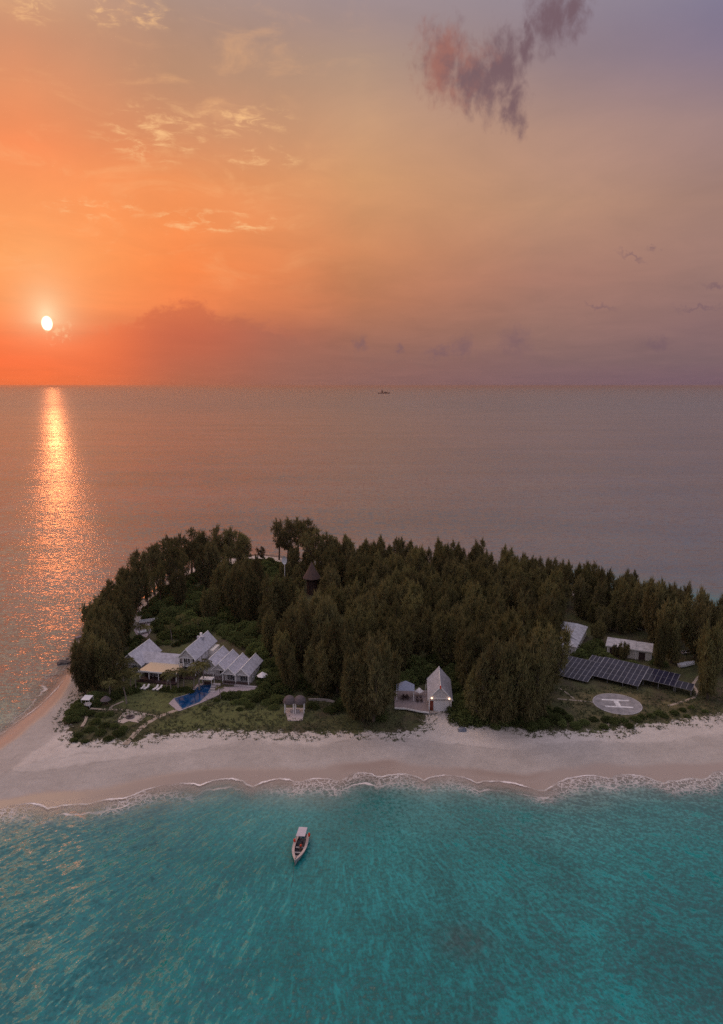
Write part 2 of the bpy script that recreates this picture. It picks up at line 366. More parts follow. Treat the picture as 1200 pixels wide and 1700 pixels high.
def grid_object(name, xs, ys, zf, attrs, m, kind):
    X, Y = np.meshgrid(xs, ys); Z = zf(X, Y); nx, ny = len(xs), len(ys)
    me = bpy.data.meshes.new(name); me.vertices.add(nx * ny)
    co = np.stack([X, Y, Z], -1).reshape(-1, 3).astype(np.float32); me.vertices.foreach_set('co', co.ravel())
    idx = np.arange(nx * ny).reshape(ny, nx)
    q = np.stack([idx[:-1, :-1], idx[:-1, 1:], idx[1:, 1:], idx[1:, :-1]], -1).reshape(-1, 4)
    me.loops.add(q.size); me.loops.foreach_set('vertex_index', q.ravel().astype(np.int32))
    me.polygons.add(len(q)); me.polygons.foreach_set('loop_start', np.arange(0, q.size, 4, dtype=np.int32))
    me.polygons.foreach_set('use_smooth', np.ones(len(q), bool))
    for k, fn in attrs.items():
        a = me.attributes.new(k, 'FLOAT', 'POINT'); a.data.foreach_set('value', fn(X, Y).ravel().astype(np.float32))
    me.update(calc_edges=True); me.validate()
    me.materials.append(m); o = bpy.data.objects.new(name, me); COL.objects.link(o); o['kind'] = kind
    return o
def swash(X, Y):
    """scalloped run-up of the last waves along the front beach (m)"""
    s = X + 6 * np.sin(Y * .05)
    lob = np.abs(np.sin(s * .24 + 1.1 * np.sin(s * .06))) ** .7 * 3.0 + np.abs(np.sin(s * .085 + 2)) ** .8 * 3.0
    return np.where(Y < 230, lob - 5.6, lob * .25)
def dshore(X, Y): return sdist(X, Y, SHORE) - np.interp(Y, [205, 235], [3.0, 0])
def coast(X, Y): return -dshore(X, Y)
def terr_z(X, Y):
    d = dshore(X, Y)
    w = np.interp(Y, [205, 245], [25, 9]); t = np.clip(d / w, -1, 1)
    z = ZG * np.sign(t) * np.abs(t) ** .8
    return np.where(d < 0, np.maximum(-1.5, z * 1.2), z) + .05 * wob(X, Y, .25, 3) * np.clip(1 - t, 0, 1)

# ---- sand and soil of the island
def ground_material():
    m = bpy.data.materials.new('island_ground'); m.use_nodes = True; T = NT(m.node_tree); b = T.n['Principled BSDF']
    geo = T.n.new('ShaderNodeNewGeometry'); P = geo.outputs['Position']; z = T.sep(P)[2]
    def A(n):
        a = T.n.new('ShaderNodeAttribute'); a.attribute_name = n; return a.outputs['Fac']
    n1 = T.noise(P, .08, 6., .6); n2 = T.noise(P, .6, 6., .7); n3 = T.noise(P, 3., 4., .7)
    sand = T.mix(T.rng(n1, .35, .65), (.49, .45, .425), (.58, .535, .51))
    sand = T.v('SCALE', sand, scale=T.m('MULTIPLY', T.rng(n2, .3, .7, .9, 1.08), T.rng(n3, .3, .7, .92, 1.07)))
    # damp band with its drift line, wet band near the water
    zz = T.m('ADD', z, T.m('MULTIPLY', T.m('SUBTRACT', T.noise(P, .05, 4., .5), .5), .5))
    damp = T.rng(zz, 1.12, .92, smooth=True); wet = T.rng(zz, .42, .18, smooth=True)
    sand = T.mix(damp, sand, T.v('SCALE', sand, scale=.78)); sand = T.mix(wet, sand, (.35, .285, .255))
    for zl, wd, am in ((1.02, .05, .20), (.80, .03, .12), (1.30, .04, .14), (.55, .03, .10)):
        ln_ = T.m('MULTIPLY', T.rng(T.m('ABSOLUTE', T.m('SUBTRACT', T.m('ADD', zz, T.m('MULTIPLY', n2, .12)), zl + .06)), wd, wd * .2, smooth=True), T.rng(T.noise(P, .25, 4., .7), .45, .62))
        sand = T.v('SCALE', sand, scale=T.m('SUBTRACT', 1., T.m('MULTIPLY', ln_, am)))
    n4 = T.noise(P, .45, 7., .72, .5)
    vm = T.rng(T.m('ADD', A('veg'), T.m('MULTIPLY', T.m('SUBTRACT', n4, .5), 15.)), .2, 1.3, smooth=True)
    g = T.mix(T.rng(T.noise(P, .11, 5., .6), .38, .62), (.060, .050, .030), (.075, .085, .032))
    g = T.mix(T.m('MULTIPLY', A('lawn'), T.rng(n2, .25, .7, .6, 1.)), g, (.098, .115, .040))
    g = T.mix(T.m('MULTIPLY', A('pad'), T.rng(T.noise(P, .12, 5., .65), .42, .62)), g, (.135, .115, .055))
    g = T.v('SCALE', g, scale=T.m('MULTIPLY', T.rng(n2, .3, .7, .75, 1.3), T.rng(n3, .3, .7, .6, 1.4)))
    T.put(b.inputs['Base Color'], T.mix(vm, sand, g))
    T.put(b.inputs['Roughness'], T.fmix(wet, .9, .16)); b.inputs['Specular IOR Level'].default_value = .35
    bp = T.n.new('ShaderNodeBump'); bp.inputs['Distance'].default_value = .25
    T.put(bp.inputs['Strength'], T.fmix(wet, .6, .05)); T.put(bp.inputs['Height'], T.m('ADD', n2, n3)); T.l.new(bp.outputs[0], b.inputs['Normal'])
    return m
grid_object('ground', np.arange(-175, 235.1, .85), np.arange(118, 412.1, .85), terr_z,
    {'veg': lambda X, Y: np.clip(sdist(X, Y, VEG), -12, 12),
     'lawn': lambda X, Y: np.clip(np.maximum(sdist(X, Y, LAWN), sdist(X, Y, GREEN) * .8) / 3 + .4, 0, 1),
     'pad': lambda X, Y: np.clip(sdist(X, Y, PADF) / 3, 0, 1)}, ground_material(), 'structure')

# ---- sea
def sea_material():
    m = bpy.data.materials.new('sea_water'); m.use_nodes = True; T = NT(m.node_tree); b = T.n['Principled BSDF']
    geo = T.n.new('ShaderNodeNewGeometry'); P = geo.outputs['Position']; x, y, _ = T.sep(P)
    a = T.n.new('ShaderNodeAttribute'); a.attribute_name = 'offshore'; d = a.outputs['Fac']
    s_ = T.n.new('ShaderNodeAttribute'); s_.attribute_name = 'swash'; sw = s_.outputs['Fac']
    big = T.noise(P, .018, 5., .6, .6)
    # body colour: shallow turquoise over sand, blue-green slate beyond the reef edge
    shal = T.ramp(T.m('DIVIDE', T.m('ADD', d, T.m('MULTIPLY', T.m('SUBTRACT', big, .5), 14.)), 60.),
                  [(0, (.32, .27, .24)), (.08, (.17, .24, .23)), (.25, (.045, .21, .212)), (.5, (.014, .195, .200)), (1, (.003, .175, .186))])
    shal = T.v('SCALE', shal, scale=T.rng(T.noise(P, .035, 4., .55, .8), .3, .7, .78, 1.22))
    lanes = T.noise(T.v('MULTIPLY', P, (.0022, .011, 0.)), 1., 5., .6, .5)
    deep = T.mix(T.rng(big, .35, .65), T.mix(T.rng(x, -150., 250.), (.085, .085, .085), (.070, .095, .125)), (.092, .100, .110))
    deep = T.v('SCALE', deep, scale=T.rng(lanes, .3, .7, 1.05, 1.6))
    yy = T.m('ADD', y, T.m('MULTIPLY', T.m('SUBTRACT', big, .5), 120.))
    dm = T.m('MAXIMUM', T.rng(yy, 250., 360., smooth=True), T.m('MULTIPLY', T.rng(y, 170., 235., smooth=True), T.rng(x, -50., -95., smooth=True)))
    near_r = T.m('MULTIPLY', T.rng(d, 60., 10., smooth=True), T.rng(x, 60., 120., smooth=True))
    dm = T.m('MULTIPLY', dm, T.m('SUBTRACT', 1., T.m('MULTIPLY', near_r, .75)))
    col = T.mix(dm, shal, deep)
    # dark weed patch on the sea bed
    reef = T.v('LENGTH', T.v('MULTIPLY', T.v('SUBTRACT', P, (*G(772, 1562, 0), 0.)), (.14, .17, 0.)))
    reefm = T.m('MULTIPLY', T.rng(reef, 1.1, .2, smooth=True), T.rng(T.noise(P, .55, 6., .7), .40, .52))
    col = T.mix(T.m('MULTIPLY', reefm, .6), col, (.040, .060, .062))
    # ---- wave slopes, as a tilt of the normal
    C0 = (-5., 182.)
    rx = T.m('SUBTRACT', x, C0[0]); ry = T.m('SUBTRACT', y, C0[1]); r = T.m('SQRT', T.m('ADD', T.m('MULTIPLY', rx, rx), T.m('MULTIPLY', ry, ry)))
    wp = T.noise(P, .06, 3., .5)
    th = T.m('ARCTAN2', rx, T.m('MULTIPLY', ry, -1.))
    def fan(k, rs, off, det):
        tt = T.m('ADD', T.m('MULTIPLY', th, k), T.m('MULTIPLY', wp, 2.6 + k * .035))
        return T.m('SUBTRACT', T.noise(T.xyz(tt, T.m('MULTIPLY', r, rs), off), 1., det, .6), .5)
    def ridge(k, rs, off, det): return T.m('SUBTRACT', T.rng(fan(k, rs, off, det), .0, .24, smooth=True), .20)
    f1 = T.m('ADD', T.m('ADD', T.m('MULTIPLY', fan(15., .04, 3., 1.), .22), T.m('MULTIPLY', ridge(46., .15, 9., 2.), .24)), T.m('MULTIPLY', ridge(120., .42, 5., 2.), .22))
    sgn = T.rng(x, -24., 2., -1., 1.)
    front = T.rng(y, 215., 165., smooth=True)
    tx = T.m('DIVIDE', T.m('MULTIPLY', ry, -1.), r); ty = T.m('DIVIDE', rx, r)
    amp = T.m('MULTIPLY', T.m('MULTIPLY', T.m('MULTIPLY', f1, front), T.rng(x, -60., 60., 2.6, 1.6)), T.rng(r, 18., 62., .12, 1., smooth=True))
    amp = T.m('MULTIPLY', amp, T.rng(T.m('ABSOLUTE', T.m('SUBTRACT', x, 8.)), 8., 34., .3, 1., smooth=True))
    # the open-sea swell: crests run roughly across the view
    w1 = T.m('SUBTRACT', T.noise(T.v('MULTIPLY', P, (.05, .16, 0.)), 1., 4., .6, .3), .5)
    w2 = T.m('SUBTRACT', T.noise(T.v('MULTIPLY', P, (.22, .62, 0.)), 1., 3., .6, .3), .5)
    w3 = T.m('SUBTRACT', T.noise(T.v('MULTIPLY', P, (.009, .035, 0.)), 1., 4., .6, .3), .5)
    wy = T.m('MULTIPLY', T.m('ADD', T.m('ADD', T.m('MULTIPLY', w1, .45), T.m('MULTIPLY', w2, 1.0)), T.m('ADD', T.m('MULTIPLY', w3, .2), T.m('ADD', T.m('MULTIPLY', T.m('SUBTRACT', lanes, .5)  , .22), -.03))), T.m('SUBTRACT', 1., T.m('MULTIPLY', front, .75)))
    far = T.m('MULTIPLY', T.rng(y, 180., 1200., 1., .5), T.rng(y, 2000., 9000., 1., .25))
    ch = T.v('SUBTRACT', T.noise(P, 1.1, 4., .7, color=True), (.5, .5, .5)); cx, cy, _ = T.sep(ch)
    lee = T.rng(d, 0., 10., .15, 1.)
    nx = T.m('MULTIPLY', T.m('ADD', T.m('MULTIPLY', T.m('MULTIPLY', tx, sgn), amp), T.m('MULTIPLY', cx, T.m('MULTIPLY', far, T.rng(x, -35., -70., .95, 1.45)))), lee)
    ny = T.m('MULTIPLY', T.m('ADD', T.m('ADD', T.m('MULTIPLY', amp, T.m('ADD', T.m('MULTIPLY', ty, sgn), T.rng(x, -45., 0., .5, .10))), wy), T.m('MULTIPLY', cy, T.m('MULTIPLY', far, T.rng(x, -35., -70., .95, 1.45)))), lee)
    T.l.new(T.v('NORMALIZE', T.xyz(nx, ny, 1.)), b.inputs['Normal'])
    # light through the crests painted into the body colour: lighter streaks, darker troughs
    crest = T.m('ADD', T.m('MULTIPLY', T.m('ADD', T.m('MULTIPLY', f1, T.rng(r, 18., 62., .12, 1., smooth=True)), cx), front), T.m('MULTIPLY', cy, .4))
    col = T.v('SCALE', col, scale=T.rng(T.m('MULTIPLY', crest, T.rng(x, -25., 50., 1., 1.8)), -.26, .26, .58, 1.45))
    # ---- foam: run-up edges and lace behind them
    e = T.m('ADD', sw, T.m('MULTIPLY', T.m('SUBTRACT', T.noise(P, .5, 4., .6), .5), 1.6))
    line = T.m('MULTIPLY', T.rng(T.m('ABSOLUTE', T.m('SUBTRACT', e, .35)), .6, .1, smooth=True), T.rng(T.noise(P, .11, 4., .6), .34, .60, .10, 1.))
    Pw = T.v('ADD', P, T.v('SCALE', T.noise(P, .5, 3., .6, color=True), scale=3.))
    lace = T.rng(T.vor(Pw, .72, 'DISTANCE_TO_EDGE'), .15, .02, smooth=True)
    patch = T.m('MULTIPLY', T.rng(T.noise(P, .045, 3., .5), .42, .54), T.m('MULTIPLY', T.rng(e, -.2, .6), T.rng(e, 9., 3.5, smooth=True)))
    e2 = T.m('SUBTRACT', T.m('ADD', e, T.m('MULTIPLY', T.m('SUBTRACT', T.noise(P, .12, 3., .5), .5), 5.)), 4.4)
    line2 = T.m('MULTIPLY', T.rng(T.m('ABSOLUTE', e2), .5, .1, smooth=True), T.rng(T.noise(T.v('ADD', P, (40., 9., 0.)), .06, 3., .5), .47, .6))
    only = T.rng(y, 225., 205.)
    foam = T.m('MULTIPLY', T.m('MAXIMUM', T.m('MAXIMUM', line, T.m('MULTIPLY', T.m('MULTIPLY', lace, patch), .7)), T.m('MULTIPLY', line2, .8)), T.rng(y, 240., 215., .45, 1.))
    foam = T.m('MULTIPLY', foam, T.rng(d, 12., 8.))
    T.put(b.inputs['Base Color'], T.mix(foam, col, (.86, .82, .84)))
    T.put(b.inputs['Roughness'], T.fmix(foam, T.rng(y, 300., 3500., .17, .32), .7)); T.put(b.inputs['IOR'], T.rng(y, 240., 420., 1.45, 1.62))
    alpha = T.rng(T.m('ADD', e, T.m('MULTIPLY', T.m('SUBTRACT', big, .5), 2.)), .0, 8.5, .12, 1., smooth=True)
    alpha = T.m('MULTIPLY', alpha, T.rng(e, -.1, .05))
    T.put(b.inputs['Alpha'], T.m('MAXIMUM', alpha, foam))
    return m
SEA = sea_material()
def tgrow(a, lo, hi, n, first):
    """coordinates growing outward from lo/hi edge"""
    o = []; q = first; p = a
    for _ in range(n): p += q; o.append(p); q *= 1.75
    return o
xs = list(np.arange(-245, 300.1, 1.5)); xs = [-t for t in tgrow(-xs[0], 0, 0, 16, 6)][::-1] + xs + tgrow(xs[-1], 0, 0, 16, 6)
ys = list(np.arange(50, 480.1, 1.5)); ys = [-t for t in tgrow(-ys[0], 0, 0, 14, 8)][::-1] + ys + tgrow(ys[-1], 0, 0, 16, 6)
ys = [min(v, 40000) for v in ys]
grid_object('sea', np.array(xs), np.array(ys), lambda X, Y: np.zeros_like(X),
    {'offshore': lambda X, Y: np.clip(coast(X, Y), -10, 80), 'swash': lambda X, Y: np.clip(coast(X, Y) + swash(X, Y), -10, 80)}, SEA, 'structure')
exec_rest = True

# ================================================================== THINGS
# ---- paths, patio, paving (setting)
def ribbon(name, pts, w, m, z=ZG + .012, label=None):
    P = [Vector((*G(*p), 0)) for p in pts]
    Q = []
    for i in range(len(P) - 1):
        for k in range(5): Q.append(P[i].lerp(P[i + 1], k / 5))
    Q.append(P[-1]); V = []; rr = random.Random(len(pts) * 7 + int(w * 10))
    for i, p in enumerate(Q):
        t = (Q[min(i + 1, len(Q) - 1)] - Q[max(i - 1, 0)]).normalized(); n = Vector((-t.y, t.x, 0))
        ww = w * (.5 + rr.uniform(-.1, .1)); V += [tuple(p + n * ww + Vector((0, 0, z))), tuple(p - n * ww + Vector((0, 0, z)))]
    b = MB(); b.add(V, [(2 * i, 2 * i + 1, 2 * i + 3, 2 * i + 2) for i in range(len(Q) - 1)])
    return b.build(name, m, kind='structure')
SANDP = mat('trodden_sand', (.36, .30, .25), .9, .22, .8)
ribbon('sand_path', [(300, 1176), (262, 1190), (242, 1202), (225, 1217), (208, 1236)], 1.5, SANDP)
ribbon('sand_path', [(246, 1186), (226, 1182), (205, 1178), (178, 1178), (150, 1176)], 1.0, SANDP, ZG + .020)
ribbon('sand_path', [(205, 1164), (186, 1172), (182, 1178)], .8, SANDP, ZG + .028)
ribbon('sand_path', [(146, 1180), (142, 1196), (136, 1206)], .9, SANDP, ZG + .024)
ribbon('sand_path', [(265, 1192), (252, 1187), (240, 1186)], .8, SANDP, ZG + .032)
ribbon('sand_path', [(925, 1160), (955, 1162.5), (988, 1166)], .7, SANDP)
ribbon('sand_path', [(1108, 1172), (1135, 1164), (1152, 1158), (1157, 1148), (1150, 1136), (1160, 1122)], .9, SANDP)
ribbon('sand_path', [(928, 1142), (940, 1150), (953, 1160)], .5, SANDP, ZG + .030)
ribbon('sand_path', [(1018, 1198), (1008, 1204), (1000, 1210)], 1.2, SANDP)
b = MB(); pp = [G(*p) for p in [(192, 1198), (204, 1184), (216, 1180), (240, 1184), (248, 1184), (230, 1200), (214, 1197), (204, 1201)]]
b.add([(p[0], p[1], ZG + .04) for p in pp], [tuple(range(len(pp) - 1, -1, -1))]); b.build('sand_patio', mat('raked_sand', (.44, .38, .35), .9, .15, 1.), kind='structure')
b = MB(); pp = [G(*p) for p in [(222, 1046), (236, 1029), (262, 1026), (266, 1030), (256, 1042), (243, 1058), (228, 1056)]]
b.add([(p[0], p[1], ZG + .02) for p in pp], [tuple(range(len(pp) - 1, -1, -1))]); b.build('sand_yard', mat('yard_sand', (.34, .29, .30), .9, .2, .6), kind='structure')
# timber ring for the fire on the patio
fx, fy = G(216, 1191)
e = empty('fire_pit', (fx, fy, ZG + .04), 'round dark fire pit in the middle of the raked sand patio', 'fire pit')
MB((fx, fy, ZG + .04)).lathe([(1.25, 0), (1.25, .3), (.95, .34), (.9, .08)], 16).build('stone_ring', ROCKM, e)
b = MB((fx, fy, ZG + .14))
for k in range(5): b.bar((math.cos(k * 1.26) * .7, math.sin(k * 1.26) * .7, 0), (math.cos(k * 1.26 + 3) * .3, math.sin(k * 1.26 + 3) * .3, .3), .1)
b.build('log', DARKW, e)

# ---- pool and its paving
pw = [G(*p) for p in [(290.1, 1161), (302.7, 1177.5), (331, 1166), (349, 1148.5), (350, 1138), (331, 1139.5), (322, 1148), (313, 1154)]]
pd = [G(*p) for p in [(280, 1168.5), (296.5, 1181.5), (331, 1168.5), (370, 1151.5), (395, 1147.5), (428, 1148), (428, 1141), (372, 1141), (352, 1146.5), (351, 1137), (345, 1134), (327, 1136.5), (318, 1147), (311, 1153), (289, 1159.5)]]
deck_o = MB().slab([(p[0], p[1], ZG + .18) for p in pd][::-1], .3).build('pool_paving', mat('lilac_paving', (.36, .31, .34), .8, .12, 1.2), kind='structure')
pool = empty('swimming_pool', (*G(318, 1158), ZG), 'deep blue swimming pool in front of the villa pavilions', 'swimming pool')
wm_ = bpy.data.materials.new('pool_water'); wm_.use_nodes = True; T = NT(wm_.node_tree); pb = T.n['Principled BSDF']
tcn = T.n.new('ShaderNodeTexCoord'); pn = T.noise(tcn.outputs['Object'], .5, 4., .6, .5)
T.put(pb.inputs['Base Color'], T.mix(T.rng(pn, .4, .6), (.004, .035, .12), (.012, .07, .20))); pb.inputs['Roughness'].default_value = .05; pb.inputs['IOR'].default_value = 1.33
bpn = T.n.new('ShaderNodeBump'); bpn.inputs['Strength'].default_value = .12; T.put(bpn.inputs['Height'], T.noise(tcn.outputs['Object'], 2., 2.)); T.l.new(bpn.outputs[0], pb.inputs['Normal'])
MB().slab([(p[0], p[1], ZG + .215) for p in pw][::-1], .3).build('water', wm_, pool)
ec = MB(); n = len(pw)
for i in range(n):
    a_, b_ = Vector((*pw[i], ZG + .24)), Vector((*pw[(i + 1) % n], ZG + .24)); ec.bar(a_, b_, .14, n=4)
ec.build('coping', mat('blue_tile', (.05, .12, .22), .4, .1), pool)
# white steps beside the pool
e = empty('steps', (*G(355, 1147), ZG), 'pale stone steps going from the pool edge up to the pavilions', 'steps')
for k in range(4): MB((*G(352 + 2.2 * k, 1150 - 3.2 * k), ZG), -.15).box(-1.3, 1.3, 0, 1.0, .15, .3 + .2 * k).build('step', PAVE, e)

# ---- the villa
ROT = R(-11.5)
villa = empty('beach_villa', (-60, 224, ZG), 'large pale villa with grey roofs, a tall gable and four small pavilions behind the pool', 'house')
def window(o, rot, x, z, w, h, parent, y=0., panes=2, arch=False, facing=-1):
    """frame (part) with glass (sub-part) standing 3 mm proud of a wall at local y"""
    f = MB(o, rot); t = .10; ya, yb = sorted((y + facing * .005, y + facing * .12))
    f.box(x - w / 2, x - w / 2 + t, ya, yb, z, z + h); f.box(x + w / 2 - t, x + w / 2, ya, yb, z, z + h)
    f.box(x - w / 2 + t, x + w / 2 - t, ya, yb, z + h - t, z + h); f.box(x - w / 2 + t, x + w / 2 - t, ya, yb, z, z + t)
    for k in range(1, panes):
        xx = x - w / 2 + w * k / panes; f.box(xx - .05, xx + .05, ya, yb, z + t, z + h - t)
    fo = f.build('window', TRIM, parent)
    ga, gb = sorted((y + facing * .008, y + facing * .04))
    MB(o, rot).box(x - w / 2 + t, x + w / 2 - t, ga, gb, z + t, z + h - t).build('pane', GLASS, fo)
def gable(o, rot, w, L, ze, zr, parent, over=.45, porch=0., floor=.5, wallm=None, roofm=None, cols=(), back=True, trim=True, infill=True, z0=0., name='roof', lattice=False, hip_back=False):
    """gabled wing: local x across, y along the ridge (front at y=0)"""
    wallm = wallm or WALL; roofm = roofm or ROOF; h = w / 2; sl = (zr - ze) / h; ex = over * .8
    B = MB(o, rot)
    B.add([(-h, porch, z0), (h, porch, z0), (h, porch, ze), (0, porch, zr - .12), (-h, porch, ze), (-h, L, z0), (h, L, z0), (h, L, ze), (0, L, zr - .12), (-h, L, ze)],
          [(0, 1, 2, 3, 4), (6, 5, 9, 8, 7), (0, 5, 6, 1), (0, 4, 9, 5), (1, 6, 7, 2), (3, 2, 7, 8), (4, 3, 8, 9)])
    B.build('wall', wallm, parent)
    zo = ze - ex * sl
    r = MB(o, rot); t = .16; y0, y1 = -over, L + over * .6
    r.add([(-h - ex, y0, zo), (0, y0, zr), (h + ex, y0, zo), (-h - ex, y1, zo), (0, y1, zr), (h + ex, y1, zo),
           (-h - ex, y0, zo + t), (0, y0, zr + t), (h + ex, y0, zo + t), (-h - ex, y1, zo + t), (0, y1, zr + t), (h + ex, y1, zo + t)],
          [(6, 7, 10, 9), (7, 8, 11, 10), (0, 3, 4, 1), (1, 4, 5, 2), (0, 1, 7, 6), (1, 2, 8, 7), (3, 9, 10, 4), (4, 10, 11, 5), (0, 6, 9, 3), (2, 5, 11, 8)])
    ro = r.build(name, roofm, parent)
    MB(o, rot).bar((0, y0 - .02, zr + t + .03), (0, y1, zr + t + .03), .10, n=5).build('ridge_cap', TRIM, ro)
    if trim:
        q = MB(o, rot)
        for s in (-1, 1):
            a_ = Vector((s * (h + ex + .04), y0 - .07, zo + .02)); c_ = Vector((0, y0 - .07, zr + .02)); q.slab([tuple(a_ + Vector((0, -.07, .22))), tuple(c_ + Vector((0, -.07, .22))), tuple(c_ + Vector((0, .06, .22))), tuple(a_ + Vector((0, .06, .22)))], .40)
        q.build('bargeboard', TRIM, parent)
    if infill and porch > 0:
        g_ = MB(o, rot); g_.add([(-h, .1, ze), (h, .1, ze), (0, .1, zr - .05), (-h, .22, ze), (h, .22, ze), (0, .22, zr - .05)], [(0, 1, 2), (5, 4, 3), (0, 3, 4, 1), (1, 4, 5, 2), (2, 5, 3, 0)])
        g_.build('gable_panel', WALL, parent)
        MB(o, rot).box(-h - .1, h + .1, .02, .09, ze - .3, ze + .02).build('beam', TRIM, parent)
    for cx_ in cols: MB(o, rot).box(cx_ - .13, cx_ + .13, .0, .26, z0, ze - .31).build('column', TRIM, parent)
# four east pavilions (ridge front points read off the photo)
EZ, RZ, W_ = 3.7, 5.9, 4.7
rdir = (math.sin(-ROT), math.cos(ROT))
pav = [(-52.3, 225.2, 12.0), (-48.3, 221.4, 12.6), (-44.3, 217.8, 12.8), (-39.8, 217.0, 13.2)]
for i, (x_, y_, L_) in enumerate(pav):
    o = (x_, y_, ZG); wm_p = WALL
    cols = {0: (), 1: (-2.2, ), 2: (-2.2, ), 3: (-2.25, 2.25)}[i]
    gable(o, ROT, W_, L_, EZ, RZ, villa, porch=2.0 if i else .2, cols=cols, infill=i > 0)
    MB(o, ROT).box(-2.33, 2.33, -.35, 1.98, .0, .45).build('porch_floor', DECK, villa)
    if i >= 2:
        window(o, ROT, -.1, .6, 2.6, 2.4, villa, y=2.0, panes=4)
    elif i == 1: window(o, ROT, .2, .6, 1.7, 2.4, villa, y=2.0, panes=2)
    if i >= 2:
        MB(o, ROT).box(-2.1, 2.1, -.28, -.2, .5, 1.1).build('railing', DARKW, villa)
for k in range(3):
    ow = (pav[3][0] + 2.35 * math.cos(ROT), pav[3][1] + 2.35 * math.sin(ROT), ZG)
    window(ow, ROT + math.pi / 2, 4 + k * 3, 1.3, 1.1, 1.4, villa, y=0., facing=-1)
MB((pav[3][0], pav[3][1], ZG), ROT).box(-2.3, 5.3, -1.6, -.36, .0, .35).build('terrace', PAVE, villa)
# tall two storey gable
ot = (-59.8, 224.3, ZG)
gable(ot, ROT, 6.2, 17.5, 6.7, 9.9, villa, porch=2.2, over=.6, cols=(-2.9, -1.4, 1.4, 2.9))
for k, xx in enumerate((-1.6, 0, 1.6)):
    window(ot, ROT, xx, 3.9, 1.3, 2.2, villa, y=2.2); window(ot, ROT, xx, .5, 1.2, 2.5, villa, y=2.2)
MB(ot, ROT).box(-3.0, 3.0, .27, 2.18, 3.25, 3.45).build('balcony_floor', TRIM, villa)
f = MB(ot, ROT); f.box(-2.7, 2.7, .3, .36, 4.25, 4.35)
for k in range(19): f.box(-2.7 + k * .3 - .03, -2.7 + k * .3 + .03, .3, .36, 3.46, 4.25)
f.build('balcony_rail', TRIM, villa)
MB(ot, ROT).box(-3.3, 3.3, -2.4, 2.15, .0, .4).build('veranda_deck', DARKW, villa)
owt = (ot[0] + 3.1 * math.cos(ROT), ot[1] + 3.1 * math.sin(ROT), ZG)
for k in range(4): window(owt, ROT + math.pi / 2, 5 + k * 3.2, 4.4, 1.1, 1.6, villa, y=0., facing=-1)
ch_ = MB(ot, ROT); ch_.box(-.9, -.2, 12.8, 13.5, 8.2, 10.9); ch_.build('chimney', TRIM, villa)
MB(ot, ROT).box(-1.3, 1.3, 11.2, 11.9, 9.3, 10.25).build('roof_hatch', ROOF, villa)
# ruined-looking brown back porch beside the tall gable
MB(ot, ROT).box(3.12, 5.0, 10.5, 16.5, .0, 5.6).build('back_stair_wall', CREAM, villa)
MB(ot, ROT).box(5.01, 5.1, 12., 13.4, .2, 4.2).build('door', DARKW, villa)
# west wing
ow_ = (-80.2, 226.6, ZG)
gable(ow_, ROT, 8.6, 14.0, 3.5, 7.2, villa, porch=.6, over=.5, cols=(-4.2, 4.2))
window(ow_, ROT, -1.6, .6, 1.8, 2.2, villa, y=.6, panes=2); window(ow_, ROT, 1.6, .6, 1.8, 2.2, villa, y=.6)
# link wing: ridge runs east-west between the two
gable((-77.2, 231.2, ZG), ROT - math.pi / 2 + math.pi, 7.6, -.1 + .2, .1, .2, villa) if False else None
L1 = MB((-77.5, 232.0, ZG), ROT)
L1.add([(0, -3.6, 0), (15.4, -3.6, 0), (15.4, 3.6, 0), (0, 3.6, 0), (0, -3.6, 3.6), (15.4, -3.6, 3.6), (15.4, 3.6, 3.6), (0, 3.6, 3.6), (0, 0, 5.9), (15.4, 0, 5.9)],
       [(0, 1, 5, 4), (2, 3, 7, 6), (0, 4, 8, 7, 3), (1, 2, 6, 9, 5), (0, 3, 2, 1), (4, 5, 9, 8), (6, 7, 8, 9)]).build('wall', WALL, villa)
L2 = MB((-77.5, 232.0, ZG), ROT)
L2.slab([(-.6, -4.0, 3.55), (15.3, -4.0, 3.55), (15.3, 0, 6.12), (-.6, 0, 6.12)], .18).slab([(-.6, 0, 6.12), (15.3, 0, 6.12), (15.3, 4.0, 3.55), (-.6, 4.0, 3.55)], .18)
L2.build('roof', ROOF, villa)
# flat bright veranda roof and the dark room under it
of = (-75.6, 221.3, ZG)
MB(of, ROT).slab([(0, 0, 3.45), (14.0, 0, 3.45), (14.0, 8.0, 3.95), (1.3, 8.0, 3.95)], .2).build('veranda_roof', FLATR, villa)
MB(of, ROT).box(-.05, 14.05, -.12, -.01, 3.0, 3.5).build('fascia', TRIM, villa)
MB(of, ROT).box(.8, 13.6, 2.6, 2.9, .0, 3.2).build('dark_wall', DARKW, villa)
for xx in (.3, 3.7, 7.2, 10.6, 13.6): MB(of, ROT).box(xx - .12, xx + .12, .1, .34, 0, 2.99).build('column', TRIM, villa)
for xx in (3.6, 5.4, 10.2): window(of, ROT, xx, .5, 1.2, 2.3, villa, y=2.6, panes=2)
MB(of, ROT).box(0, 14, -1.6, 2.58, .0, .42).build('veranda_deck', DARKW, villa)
MB(of, ROT).box(.4, 7., -1.55, -1.45, .43, 1.15).build('railing', DARKW, villa)

# small flat canopy over the pool bar
e = empty('pool_bar', (*G(343, 1140), ZG), 'little open pool bar with a flat white roof beside the blue pool', 'bar')
bo = (*G(343, 1138), ZG)
MB(bo, ROT).slab([(-2.2, -1., 2.5), (2.3, -1., 2.6), (2.3, 1.5, 2.6), (-2.2, 1.5, 2.5)], .14).build('canopy', CLOTH, e)
for sx in (-2.05, 2.15):
    for sy in (-.85, 1.35): MB(bo, ROT).box(sx - .06, sx + .06, sy - .06, sy + .06, 0, 2.38).build('post', TRIM, e)
MB(bo, ROT).box(-1.5, 1.5, .3, .9, .0, 1.1).build('counter', DARKW, e)

